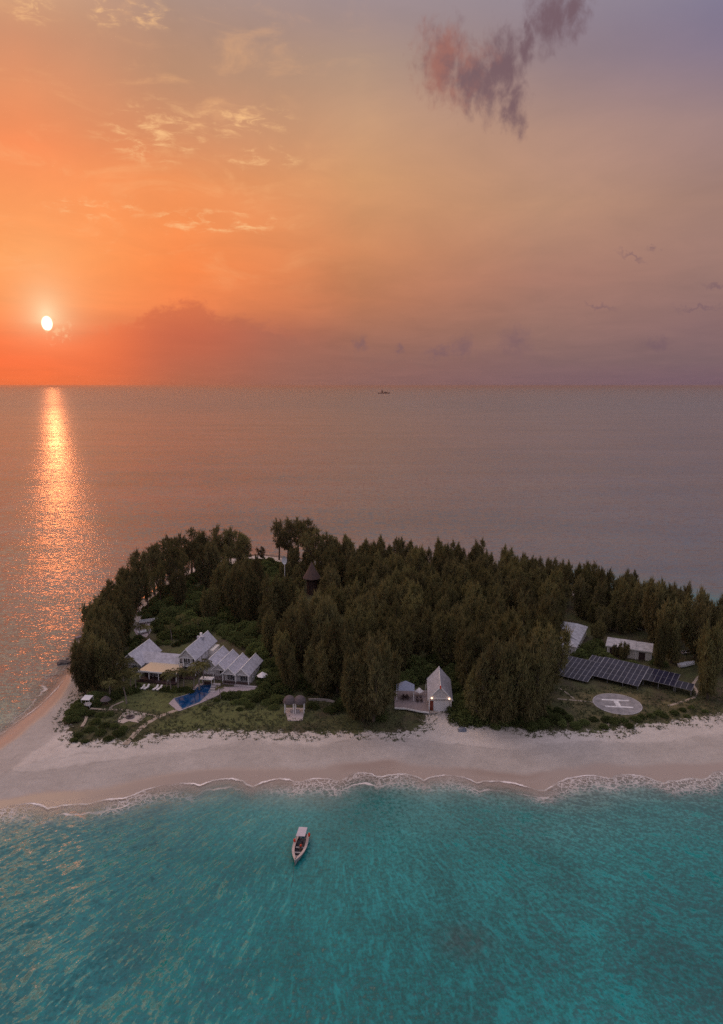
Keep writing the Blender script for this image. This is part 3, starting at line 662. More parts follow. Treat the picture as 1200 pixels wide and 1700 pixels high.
# parasol east of the last pavilion (big white canopy)
def parasol(px, py, h, r_, label, m=CLOTH, n=8, dome=.7):
    x_, y_ = G(px, py); e = empty('parasol', (x_, y_, ZG), label, 'parasol')
    MB((x_, y_, ZG)).bar((0, 0, 0), (0, 0, h), .06).build('pole', TRIM, e)
    MB((x_, y_, ZG)).lathe([(r_, h - dome), (r_ * .97, h - dome + .08), (r_ * .5, h - dome * .45), (.05, h + .05)], n).build('canopy', m, e)
    return e
parasol(436, 1134, 4.0, 1.9, 'big white parasol just east of the rightmost villa pavilion', dome=1.3)
parasol(695.5, 1159, 3.6, 1.5, 'white square parasol over the table on the boathouse deck', n=4, dome=1.3)

# loungers on the lawn
def lounger(x_, y_, rz):
    e = empty('sun_lounger', (x_, y_, ZG), 'x', 'sun lounger', 'pale loungers on the villa lawn', rz)
    f = MB(); f.box(-.32, .32, -1., 1., .28, .36)
    f2 = f.build('frame', WHITE, None, base=(0, 0, 0)); f2.parent = e
    f2 = MB().slab([(-.3, .25, .42), (.3, .25, .42), (.3, .98, 1.02), (-.3, .98, 1.02)], .08).build('backrest', CLOTH, None, base=(0, 0, 0)); f2.parent = e
    f2 = MB().box(-.3, .3, -.98, .25, .365, .45).build('cushion', CLOTH, None, base=(0, 0, 0)); f2.parent = e
    for sx in (-.28, .22):
        for sy in (-.9, .8):
            f2 = MB().box(sx, sx + .06, sy, sy + .06, 0, .279).build('leg', WHITE, None, base=(0, 0, 0)); f2.parent = e
    return e
lp = [(236, 1144), (243.5, 1143.6), (258.5, 1144.6), (264.8, 1145)]
ln = ['leftmost of the four white loungers at the lawn edge', 'second white lounger from the left at the lawn edge', 'third white lounger from the left at the lawn edge', 'rightmost of the four white loungers, nearest the pool']
l0 = None
for (px, py), t_ in zip(lp, ln):
    x_, y_ = G(px, py)
    if l0 is None: l0 = lounger(x_, y_, R(-28)); l0['label'] = t_; l0.scale = (1.25,) * 3
    else: dup(l0, (x_, y_, ZG), R(-28), 1.25, label=t_)

# west beach: daybed frame, thatched parasol
x_, y_ = G(145, 1172)
e = empty('beach_daybed', (x_, y_, ZG), 'white four post daybed with a pale flat top at the west end of the garden', 'daybed')
MB((x_, y_, ZG), -.1).box(-1.3, 1.3, -1.1, 1.1, .5, .75).build('mattress', CLOTH, e)
MB((x_, y_, ZG), -.1).slab([(-1.35, -1.2, 2.6), (1.35, -1.2, 2.6), (1.35, 1.6, 2.9), (-1.35, 1.6, 2.9)], .12).build('canopy', CLOTH, e)
for sx in (-1.3, 1.2):
    for sy in (-1.1, 1.4): MB((x_, y_, ZG), -.1).box(sx, sx + .1, sy, sy + .1, 0, 2.47).build('post', TRIM, e)
x_, y_ = G(176, 1172)
e = empty('thatched_parasol', (x_, y_, ZG), 'round grey thatched parasol right of the white daybed', 'parasol')
MB((x_, y_, ZG)).bar((0, 0, 0), (0, 0, 2.6), .09).build('pole', DARKW, e)
MB((x_, y_, ZG)).lathe([(1.6, 2.0), (1.62, 2.12), (1.1, 2.7), (.5, 3.15), (.06, 3.4)], 12).build('thatch', THATCH, e)
MB((x_, y_, ZG)).lathe([(.7, .7), (.7, .78)], 10).build('table_top', DARKW, e)

# twin thatched beach shelter
x_, y_ = G(489, 1186)
MB().slab([(p[0], p[1], ZG + .2) for p in [G(*q) for q in [(474, 1183), (478, 1197), (502, 1197), (506, 1176), (474, 1176)]]], .3).build('shelter_floor', mat('pale_sand_floor', (.46, .40, .40), .9, .1), kind='structure')
tw = empty('thatched_shelter', (x_, y_, ZG), 'twin domed grey thatched shelter on white posts above the beach', 'shelter')
for px in (480.5, 498):
    xx, yy = G(px, 1182)
    MB((xx, yy, ZG)).lathe([(1.85, 3.2), (1.95, 3.4), (1.75, 4.2), (1.25, 4.9), (.6, 5.3), (.05, 5.5)], 14).build('thatch_roof', THATCH, tw, smooth=False)
    for sx in (-1.3, 1.3):
        for sy in (-1.2, 1.2): MB((xx + sx, yy + sy, ZG)).box(-.11, .11, -.11, .11, .21, 3.5).build('post', TRIM, tw)
MB((x_, y_, ZG)).box(-1.4, 1.4, .9, 1.3, .21, 1.0).build('bench', PAVE, tw)
# low curved wall right of the shelter
pts = [G(*p) for p in [(512, 1163.5), (530, 1163), (545, 1164.5), (556, 1168)]]
b = MB()
for i in range(3):
    a_, c_ = pts[i], pts[i + 1]; ang = math.atan2(c_[1] - a_[1], c_[0] - a_[0]); Ls = math.hypot(c_[0] - a_[0], c_[1] - a_[1]); k = MB((*a_, ZG), ang); k.box(0, Ls, -.2, .2, 0, .75); b.V, kk = b.V + k.V, len(b.V); b.F += [tuple(q + kk for q in f_) for f_ in k.F]
b.build('garden_wall', CONC, label='low curved grey garden wall among the bushes right of the thatched shelter', cat='wall')
x_, y_ = G(536, 1172); rr = random.Random(5)

# ---- boathouse with its deck
bo = (24.0, 197.6, ZG); BR = R(-4.5)
bh = empty('boathouse', bo, 'narrow boathouse with steep grey roof, two lit lamps and a white shutter', 'boathouse')
gable(bo, BR, 6.9, 14.5, 4.6, 8.5, bh, over=.5, porch=.9, cols=(-3.3, 3.3))
MB(bo, BR).box(-1.9, 2.9, .72, .895, .0, 3.4).build('shutter_door', mat('white_shutter', (.74, .74, .78), .6, .05, stripe=(2, .3, .8)), bh)
MB(bo, BR).box(-3.05, -2.05, .76, .893, .0, 3.2).build('door', BRICK, bh)
MB(bo, BR).box(-3.5, 3.6, -1.2, .7, -.5, -.02).build('slipway', CONC, bh)
for sx in (-2.55, 2.75):
    l_ = MB(bo, BR); l_.lathe([(.12, 0), (.24, .12), (.24, .4), (.1, .55)], 8, (sx, -.18)); l_.V = [(v[0], v[1], v[2] + 4.35) for v in l_.V]; l_.build('lamp', LAMPM, bh)
MB(bo, BR).box(-.22, .22, -.72, -.6, 8.0, 8.95).build('finial', RED, bh)
lp_ = bpy.data.lights.new('lamp_glow', 'POINT'); lp_.energy = 4; lp_.color = (1, .55, .3); lp_.shadow_soft_size = .2
for sx in (-2.55, 2.75):
    lo = bpy.data.objects.new('lamp_glow', lp_); COL.objects.link(lo); lo.parent = bh; q = MB(bo, BR).w((sx, -.55, 4.4)); lo.location = (q[0] - bo[0], q[1] - bo[1], q[2] - ZG)
# deck
dk = empty('timber_deck', (*G(687, 1170), ZG), 'raised weathered timber deck with a white edge left of the boathouse', 'deck')
zt = ZG + .9
dpts = [G(*p, zt) for p in [(655, 1174.5), (674, 1175.5), (698, 1180.5), (712, 1181.8), (712.5, 1160), (711, 1146), (655, 1146)]]
MB().slab([(p[0], p[1], zt) for p in dpts], .15).build('deck_boards', DECK, dk)
ed = MB()
for i in range(3):
    a_, c_ = dpts[i], dpts[i + 1]; ang = math.atan2(c_[1] - a_[1], c_[0] - a_[0]); Ls = math.hypot(c_[0] - a_[0], c_[1] - a_[1]); k = MB((*a_, zt), ang); k.box(0, Ls, -.16, -.01, -.4, .06); kk = len(ed.V); ed.V += k.V; ed.F += [tuple(q + kk for q in f_) for f_ in k.F]
ed.build('edge_board', TRIM, dk)
for px, py in ((665, 1173), (690, 1178), (709, 1179), (665, 1150), (709, 1150)):
    xx, yy = G(px, py, zt); MB((xx, yy, 0)).box(-.15, .15, -.15, .15, ZG, zt - .16).build('stilt', DARKW, dk)
xx, yy = G(716, 1185); MB((xx, yy, ZG), BR).box(-1.2, 1.2, -.4, .9, 0, .6).build('stair_block', CONC, dk)
# gazebo
gx, gy = G(674, 1159, zt)
gz = empty('gazebo', (gx, gy, zt), 'open gazebo with a blue grey hipped roof on the timber deck', 'gazebo')
q = MB((gx, gy, zt), BR); q.add([(-3.1, -1.8, 3.3), (2.6, -1.8, 3.3), (2.6, 3.2, 3.3), (-3.1, 3.2, 3.3), (-.25, .5, 5.7)], [(0, 1, 4), (1, 2, 4), (2, 3, 4), (3, 0, 4), (0, 3, 2, 1)]); q.build('roof', mat('blue_grey_roof', (.26, .30, .42), .6, .1, 2., stripe=(2, .4, .85)), gz)
for sx, sy in ((-2.9, -1.6), (2.4, -1.6), (2.4, 3.0), (-2.9, 3.0)): MB((gx, gy, zt), BR).box(sx - .1, sx + .1, sy - .1, sy + .1, .02, 3.29).build('post', TRIM, gz)
def table_set(px, py, label, tm):
    x_, y_ = G(px, py, zt); e = empty('dining_table', (x_, y_, zt), label, 'table')
    MB((x_, y_, zt)).box(-1.1, 1.1, -.5, .5, .72, .8).build('table_top', tm, e)
    for sx in (-.95, .85):
        for sy in (-.4, .3): MB((x_, y_, zt)).box(sx, sx + .1, sy, sy + .1, .005, .715).build('leg', tm, e)
    return x_, y_
def chair(x_, y_, z_, rz, label, tm, grp):
    e = empty('chair', (x_, y_, z_), label, 'chair', grp); o = (x_, y_, z_)
    MB(o, rz).box(-.25, .25, -.25, .25, .42, .48).build('seat', tm, e)
    MB(o, rz).box(-.25, .25, .2, .26, .485, .95).build('backrest', tm, e)
    for sx in (-.24, .18):
        for sy in (-.24, .18): MB(o, rz).box(sx, sx + .06, sy, sy + .06, .005, .415).build('leg', tm, e)
tx_, ty_ = table_set(673, 1160, 'dark dining table under the gazebo roof', DARKW)
tx2, ty2 = table_set(696, 1163.5, 'dark table beneath the white parasol on the deck', DARKW)
for (cx_, cy_, nm) in ((tx_, ty_, 'under the gazebo'), (tx2, ty2, 'under the white parasol')):
    for sx, wd in ((-.6, 'left'), (.6, 'right')):
        chair(cx_ + sx, cy_ - .95, zt, math.pi, 'dark chair on the beach side of the table %s, the %s one' % (nm, wd), DARKW, 'dark dining chairs on the deck')
        chair(cx_ + sx, cy_ + .95, zt, 0., 'dark chair on the forest side of the table %s, the %s one' % (nm, wd), DARKW, 'dark dining chairs on the deck')
xx, yy = G(706.5, 1152, zt); MB((xx, yy, zt)).bar((0, 0, .01), (0, 0, 3.4), .10, .08).build('pole', TRIM, label='single white pole standing between the parasol and the boathouse wall', cat='pole')

def small_boat(name, cat, x_, y_, z_, rz, L_, w_, h_, hm, label, inner=DARKW):
    """open dinghy: hull shell with gunwale and thwarts; bow toward +y"""
    e = empty(name, (x_, y_, z_), label, cat); V = []; F = []; n = 9; prof = []
    for i in range(n):
        t = i / (n - 1); wd = w_ / 2 * (1 - max(0, (t - .35) / .65) ** 2.1) * (.86 + .14 * min(1, t * 4)); sh = h_ * (1 + .35 * t ** 2); y = (t - .5) * L_
        prof.append((wd, sh, y)); V += [(-wd, y, sh), (-wd * .8, y, sh * .35), (0, y, .02 + .3 * max(0, t - .8)), (wd * .8, y, sh * .35), (wd, y, sh)]
    for i in range(n - 1):
        for j in range(4): a = i * 5 + j; F.append((a, a + 1, a + 6, a + 5))
    F.append((0, 1, 2, 3, 4))
    MB((x_, y_, z_), rz).add(V, F).build('hull', hm, e)
    V2 = [(v[0] * .86, v[1] * .95, max(v[2] * .92, h_ * .3)) for v in V]
    MB((x_, y_, z_), rz).add(V2, [f_[::-1] for f_ in F]).build('interior', inner, e)
    g = MB((x_, y_, z_), rz)
    for i in range(n - 1):
        for s in (-1, 1): g.bar((s * prof[i][0], prof[i][2], prof[i][1]), (s * prof[i + 1][0], prof[i + 1][2], prof[i + 1][1]), .05 * h_ + .03, n=4)
    g.build('gunwale', WHITE, e)
    for t in (.25, .55):
        wd = w_ / 2 * .84; MB((x_, y_, z_), rz).box(-wd, wd, (t - .5) * L_, (t - .5) * L_ + .3, h_ * .6, h_ * .6 + .06).build('thwart', WHITE, e)
    return e
x_, y_ = G(746, 1192); small_boat('dinghy', 'dinghy', x_, y_, ZG - .25, .15, 3.2, 1.5, .6, WHITE, 'small white dinghy pulled up beside the boathouse slipway')
x_, y_ = G(767, 1211)
e = empty('tarpaulin_cover', (x_, y_, 1.25), 'blue grey tarpaulin bundle lying on the sand right of the boathouse', 'tarpaulin')
rr = random.Random(3); q = MB((x_, y_, 1.3)); V = []; F = []
for j in range(6):
    for i in range(7):
        h_ = 1.1 * (1 - abs(j - 2.5) / 2.9) ** .4 * (1 - abs(i - 3) / 3.6) ** .4; V.append(((i - 3) * .42, (j - 2.5) * .45, max(.0, h_ * rr.uniform(.8, 1.15)) - (.25 if i in (0, 6) or j in (0, 5) else 0)))
for j in range(5):
    for i in range(6): a = j * 7 + i; F.append((a, a + 1, a + 8, a + 7))
q.add(V, F).build('cover', BLUEG, e); MB((x_, y_, 1.3)).bar((-1.2, -.3, .75), (1.2, .2, .8), .06).build('rope', WHITE, e)

# ---- helipad
hx, hy = 80.3, 203.2
hp = empty('helipad', (hx, hy, ZG), 'round grey helipad with a white H in the clearing', 'helipad')
MB((hx, hy, ZG)).lathe([(7.15, -.1), (7.15, .18), (6.9, .2), (.1, .2)], 48).build('pad', PADM, hp)
MB((hx, hy, ZG)).lathe([(7.35, -.1), (7.35, .15), (7.16, .16), (7.16, -.1)], 48).build('rim', mat('worn_white_rim', (.5, .48, .5), .8, .2), hp)
m_ = MB((hx, hy, ZG), R(-6)); m_.box(-4.2, 4.2, 1.9, 2.8, .203, .212); m_.box(-4.2, 4.2, -2.8, -1.9, .203, .212); m_.box(-.75, .75, -1.9, 1.9, .203, .212); m_.build('painted_letter', WPAINT, hp)

# ---- solar arrays
SA = math.atan2(-.58, .815); SO = (78.3, 221.5, ZG)
def array(u0, u1, v0, v1, nrow, label, extra=None):
    cx_, cy_, _ = MB(SO, SA).w(((u0 + u1) / 2, (v0 + v1) / 2, 0)); e = empty('solar_array', (cx_, cy_, ZG), label, 'solar panels', 'solar arrays behind the helipad')
    def hz(v): return .9 + (v + 5) * .135
    def cell(a, b_, c_, d_):
        MB(SO, SA).slab([(a + .06, c_ + .05, hz(c_)), (b_ - .06, c_ + .05, hz(c_)), (b_ - .06, d_ - .05, hz(d_)), (a + .06, d_ - .05, hz(d_))], .06).build('panel', PANEL, e)
    nc = max(1, round((u1 - u0) / 1.62)); cw = (u1 - u0) / nc; ch2 = (v1 - v0) / nrow
    fr = MB(SO, SA); lg = []
    for i in range(nc + 1):
        u = u0 + i * cw; fr.slab([(u - .06, v0, hz(v0) + .02), (u + .06, v0, hz(v0) + .02), (u + .06, v1, hz(v1) + .02), (u - .06, v1, hz(v1) + .02)], .12)
    for j in range(nrow + 1):
        v = v0 + j * ch2; fr.slab([(u0, v - .04, hz(v) + .01), (u1, v - .04, hz(v) + .01), (u1, v + .04, hz(v) + .01), (u0, v + .04, hz(v) + .01)], .1)
    fr.build('frame', ALU, e)
    for i in range(nc):
        for j in range(nrow): cell(u0 + i * cw, u0 + (i + 1) * cw, v0 + j * ch2, v0 + (j + 1) * ch2)
    for i in range(0, nc + 1, 3):
        for v in (v0 + .4, v1 - .4): u = min(max(u0 + i * cw, u0 + .2), u1 - .2); MB(SO, SA).box(u - .08, u + .08, v - .08, v + .08, 0, hz(v) - .14).build('leg', ALU, e)
array(-11.3, 0, -4.8, 9.4, 4, 'westernmost solar array, partly behind trees, stepped forward')
array(0.05, 15, 0, 14.2, 4, 'largest solar array in the middle of the row behind the helipad')
array(-4.2, -.05, 9.5, 13.6, 1, 'short strip of solar panels tucked behind the western array')
array(15.1, 25, 5.1, 13.6, 2, 'solar array right of the largest one')
array(25.05, 30.2, 5.0, 9.4, 1, 'small easternmost solar array beside the sand path')

# ---- service buildings behind the arrays
u_rot = R(-27); uo = (78.9, 242.2, ZG)
ub = empty('service_building', uo, 'grey roofed service building round a courtyard behind the west end of the solar panels', 'building')
fw = (math.cos(u_rot), math.sin(u_rot))
def wing(x0, x1, y0, y1, ze, zr, along, hips=(0, 0)):
    MB(uo, u_rot).box(x0, x1, y0, y1, 0, ze).build('wall', CREAM, ub)
    e_ = .5; X0, X1, Y0, Y1 = x0 - e_, x1 + e_, y0 - e_, y1 + e_; q = MB(uo, u_rot)
    if along == 'x':
        ym = (y0 + y1) / 2; h = (Y1 - Y0) / 2; V = [(X0, Y0, ze + .01), (X1, Y0, ze + .01), (X1, Y1, ze + .01), (X0, Y1, ze + .01), (X0 + h * hips[0], ym, zr), (X1 - h * hips[1], ym, zr)]
    else:
        xm = (x0 + x1) / 2; h = (X1 - X0) / 2; V = [(X1, Y0, ze + .012), (X1, Y1, ze + .012), (X0, Y1, ze + .012), (X0, Y0, ze + .012), (xm, Y0 + h * hips[0], zr + .01), (xm, Y1 - h * hips[1], zr + .01)]
    q.add(V, [(0, 1, 5, 4), (2, 3, 4, 5), (1, 2, 5), (3, 0, 4), (0, 3, 2, 1)]).build('roof', ROOF2, ub)
wing(-14, 0, 0, 6.2, 3.7, 5.6, 'x', (0, 1))
wing(-6.0, -.01, 6.3, 17.6, 3.72, 5.4, 'y', (0, 0))
wing(-14, 0.0, 17.7, 24, 3.7, 5.6, 'x', (0, 1))
for xx in (-9, -5.5, -2): window(uo, u_rot, xx, 1.2, 1.3, 1.3, ub, y=0.)
for k in range(5): window(uo, u_rot + math.pi / 2, 2.4 + k * 4.6, 1.2, 1.4, 1.3, ub, y=0., facing=-1)
MB(uo, u_rot).lathe([(.5, 0), (.5, 4.9), (.3, 5.3)], 10, (-9, 9)).build('water_tank', WHITE, ub)
MB(uo, u_rot).box(-.2, .02, -.06, -.01, 0, 3.7).build('corner_trim', TRIM, ub)
so_ = (91.0, 243.6, ZG); s_rot = R(-24)
sb = empty('store_building', so_, 'long low pale store with a flat white edged roof behind the solar panels', 'building')
MB(so_, s_rot).box(0, 15, 0, 6.5, 0, 3.8).build('wall', CREAM, sb)
MB(so_, s_rot).slab([(-.5, -.7, 4.0), (9.9, -.7, 4.0), (9.9, 7, 4.5), (-.5, 7, 4.5)], .18).build('roof', ROOF2, sb)
MB(so_, s_rot).slab([(9.95, -.7, 3.9), (15.6, -.7, 3.9), (15.6, 7, 4.4), (9.95, 7, 4.4)], .18).build('roof', ROOF2, sb)
MB(so_, s_rot).box(-.5, 15.6, -.82, -.71, 3.6, 4.03).build('fascia', TRIM, sb)
for x0_ in (1.0, 4.0, 11.0): MB(so_, s_rot).box(x0_, x0_ + 2.2, -.08, -.004, 0, 2.9).build('door', DARKW, sb)
for x0_ in (0.2, 9.9, 15.1): MB(so_, s_rot).box(x0_, x0_ + .2, -.6, -.4, 0, 3.82).build('post', TRIM, sb)
# parked boats under the eastern trees
x_, y_ = G(1140, 1106); small_boat('beached_boat', 'boat', x_, y_, ZG, R(-70), 7., 2.3, 1.1, WHITE, 'white boat parked on grass right of the store, nearer the solar panels', inner=WHITE)
x_, y_ = G(1145, 1085); small_boat('beached_boat', 'boat', x_, y_, ZG, R(-78), 6.5, 2., .9, HULLM, 'dull grey boat parked behind the white boat under the eastern trees')
def shed(px, py, w_, d_, h_, rot, label):
    x_, y_ = G(px, py); o = (x_, y_, ZG); e = empty('shed', o, label, 'shed')
    MB(o, rot).box(-w_ / 2, w_ / 2, 0, d_, 0, h_).build('wall', CREAM, e)
    MB(o, rot).slab([(-w_ / 2 - .4, -.5, h_ + .15), (w_ / 2 + .4, -.5, h_ + .15), (w_ / 2 + .4, d_ + .4, h_ + .9), (-w_ / 2 - .4, d_ + .4, h_ + .9)], .15).build('roof', ROOF2, e)
    MB(o, rot).box(-.6, .6, -.06, -.003, 0, 2.1).build('door', DARKW, e)
shed(1068, 1046, 8, 5, 3.2, R(-20), 'pale roofed shed among trees behind the long store')
shed(703, 1066, 6, 4, 2.8, R(10), 'small shed hidden in the middle of the wood')
shed(543, 1138, 3.4, 3., 3.0, R(15), 'small shed with a pale blue door among trees north of the thatched shelter')
x_, y_ = G(541, 1142); 
# yard behind the villa: trailer boat and pick-up like boat covers
x_, y_ = G(244, 1034); small_boat('yard_boat', 'boat', x_, y_, ZG + .1, R(-65), 6.5, 2.2, 1.1, WHITE, 'pale boat at the far side of the sand yard behind the villa', inner=ROOF2)
x_, y_ = G(240, 1051); small_boat('yard_boat', 'boat', x_, y_, ZG + .1, R(-50), 5.5, 1.7, .9, WHITE, 'slim white boat at the near side of the sand yard behind the villa', inner=WHITE)

# hut with pointed thatched roof and water tank on a pole among far trees
x_, y_ = G(518, 985); e = empty('thatched_hut', (x_, y_, ZG), 'tall hut with a pointed brown thatched roof among the far trees', 'hut')
MB((x_, y_, ZG)).lathe([(2.6, 0), (2.6, 8.2)], 12).build('wall', DARKW, e)
MB((x_, y_, ZG)).lathe([(4.3, 7.6), (4.4, 7.9), (3.2, 9.8), (2.0, 11.8), (.7, 14.4), (.05, 15.8)], 12).build('thatch_roof', mat('brown_thatch', (.10, .065, .06), .95, .25, 3.), e)
x_, y_ = G(473, 975); e = empty('satellite_dish', (x_, y_, ZG), 'white oval satellite dish on a tall mast against the far trees', 'satellite dish')
MB((x_, y_, ZG)).bar((0, 0, 0), (0, 0, 12.2), .14).build('mast', TRIM, e)
V = []; F = []; n = 14
for s_, yo in ((1., 0.), (.97, -.18)):
    for rr_, dd in ((1.25, 0.), (.8, .35), (.05, .55)):
        for i in range(n): t = 6.2832 * i / n; V.append((rr_ * s_ * math.cos(t), dd + yo * -1, 13.8 + rr_ * 1.7 * s_ * math.sin(t)))
for k in (0, 1, 3, 4):
    for i in range(n): a = k * n + i; b2 = k * n + (i + 1) % n; F.append((a, b2, b2 + n, a + n))
MB((x_, y_ - .3, ZG)).add(V, F).build('dish', WHITE, e)
MB((x_, y_ - .3, ZG)).bar((0, .3, 13.8), (0, -1.1, 13.8), .06).build('feed_arm', TRIM, e)

# ---- sea wall slab and rocks on the west point
x_, y_ = G(141, 1055, 0); q = MB((x_, y_, 0), R(62)); q.box(-4.5, 5, -.7, .7, -.6, .55); q.build('sea_wall', mat('lilac_concrete', (.20, .17, .22), .8, .2), label='short sloping grey sea wall running into the water at the west point', cat='wall')
def rock_mesh(seed):
    rs = random.Random(seed); import bmesh
    bm = bmesh.new(); bmesh.ops.create_icosphere(bm, subdivisions=2, radius=1)
    for v in bm.verts:
        k = 1 + .45 * mnoise.noise(v.co * 1.3 + Vector((seed * 7.1, 0, 0))); v.co = Vector((v.co.x * k * 1.2, v.co.y * k, v.co.z * k * .6))
    me = bpy.data.meshes.new('rock'); bm.to_mesh(me); bm.free(); me.materials.append(ROCKM); return me
rms = [rock_mesh(i) for i in range(4)]; rr = random.Random(11)
rk = [(103, 1100, 1.5), (109, 1101, 1.0), (98, 1103, .7), (116, 1099, .8), (124, 1092, 1.1), (128, 1085, .8), (131, 1079, 1.3), (136, 1080, .9), (139, 1075, .8), (133, 1088, .7), (143, 1071, .9), (121, 1086, .6), (147, 1066, 1.0), (127, 1079, .5), (112, 1094, .5), (118, 1090, .5)]
for i, (px, py, s) in enumerate(rk):
    x_, y_ = G(px, py, 0); o = bpy.data.objects.new('shore_rock', rms[i % 4]); COL.objects.link(o); o.location = (x_, y_, .15); o.rotation_euler = (0, 0, rr.uniform(0, 6)); o.scale = (s, s, s)
    tag(o, 'dark rock at the west point waterline, the %s rock from the left' % ORD[sorted(rk).index((px, py, s))], 'rock', 'rocks at the west point')

# ---- moored boat with its person
bx, by = G(497, 1413, 0); brot = math.pi - math.atan2(-14.4 + 13.0, 141.5 - 130.8) * 1.0 + 0
brot = math.pi + R(-6)       # bow toward the camera, slightly left
mb_ = empty('motor_boat', (bx, by, 0), 'pale open motor boat with a canopy and red floats moored on the turquoise water', 'boat')
o = (bx, by, -.15); n = 15; L_ = 9.6; wd0 = 1.55; V = []; F = []; pr = []
for i in range(n):
    t = i / (n - 1); wd = wd0 * (1 - max(0, (t - .42) / .58) ** 2.0) * (.84 + .16 * min(1, t * 3)); sh = 1.0 + .55 * t ** 2.2; y = (t - .5) * L_
    wd = max(wd, .03); pr.append((wd, sh, y)); V += [(-wd, y, sh), (-wd * .85, y, sh * .45), (0, y, .0 + .5 * max(0, t - .75) ** 1.2 * 2), (wd * .85, y, sh * .45), (wd, y, sh)]
for i in range(n - 1):
    for j in range(4): a = i * 5 + j; F.append((a, a + 1, a + 6, a + 5))
F.append((0, 1, 2, 3, 4)); MB(o, brot).add(V, F).build('hull', HULLM, mb_)
# side decks: ring between gunwale and cockpit
V = []; F = []
for (wd, sh, y) in pr[:-1]:
    i_w = max(.0, wd - .52); V += [(-wd, y, sh + .01), (-i_w, y, sh - .02), (i_w, y, sh - .02), (wd, y, sh + .01)]
for i in range(len(pr) - 2): a = i * 4; F += [(a, a + 4, a + 5, a + 1), (a + 2, a + 6, a + 7, a + 3)]
MB(o, brot).add(V, F).build('side_deck', mat('pink_grey_deck', (.50, .40, .38), .7, .15), mb_)
V = []; F = []
for (wd, sh, y) in pr[1:-2]:
    i_w = max(.02, wd - .52); V += [(-i_w, y, sh - .02), (-i_w * .9, y, .35), (i_w * .9, y, .35), (i_w, y, sh - .02)]
for i in range(len(pr) - 4): a = i * 4; F += [(a, a + 1, a + 5, a + 4), (a + 1, a + 2, a + 6, a + 5), (a + 2, a + 3, a + 7, a + 6)]
MB(o, brot).add(V, F).build('cockpit', mat('dark_cockpit', (.03, .03, .045), .6, .3), mb_)
g = MB(o, brot)
for i in range(n - 1):
    for s in (-1, 1): g.bar((s * pr[i][0], pr[i][2], pr[i][1] + .03), (s * pr[i + 1][0], pr[i + 1][2], pr[i + 1][1] + .03), .07, n=5)
g.build('gunwale', mat('worn_pink_grey_rail', (.52, .46, .46), .6, .15), mb_)
for y0_ in (-.6, 1.1, 2.3): w_ = .9 - max(0, y0_) * .14; MB(o, brot).box(-w_, w_, y0_, y0_ + .35, .7, .8).build('thwart', HULLM, mb_)
MB(o, brot).slab([(-.95, -4.7, 2.75), (.95, -4.7, 2.75), (1.0, -1.3, 2.9), (-1.0, -1.3, 2.9)], .08).build('canopy', mat('lilac_canvas', (.50, .47, .54), .8, .1), mb_)
for sx in (-.9, .9):
    for sy in (-4.5, -1.5): MB(o, brot).bar((sx, sy, .95), (sx, sy, 2.72), .04).build('canopy_pole', ALU, mb_)
eng = MB(o, brot); eng.box(-.28, .28, -5.25, -4.85, .35, 1.5); eng.box(-.1, .1, -5.15, -4.95, -.6, .34); eng.build('outboard_motor', DARKW, mb_)
ws = MB(o, brot).slab([(-.75, -1.1, 1.2), (.75, -1.1, 1.2), (.6, -1.35, 1.75), (-.6, -1.35, 1.75)], .04).build('windscreen', GLASS, mb_)
for (sx, sy, sz, lb) in ((-1.45, -4.0, 1.45, 'red float hung at the stern of the moored boat'), (1.45, -1.9, 1.25, 'red float hung on the outer side of the moored boat, beside its canopy')):
    q = MB(o, brot).w((sx, sy, sz)); f_ = MB(q).lathe([(.02, -.45), (.2, -.38), (.26, 0), (.2, .38), (.04, .5)], 10)
    e = f_.build('float', RED, None, smooth=True, base=(q[0], q[1], q[2] - .45)); tag(e, lb, 'float')
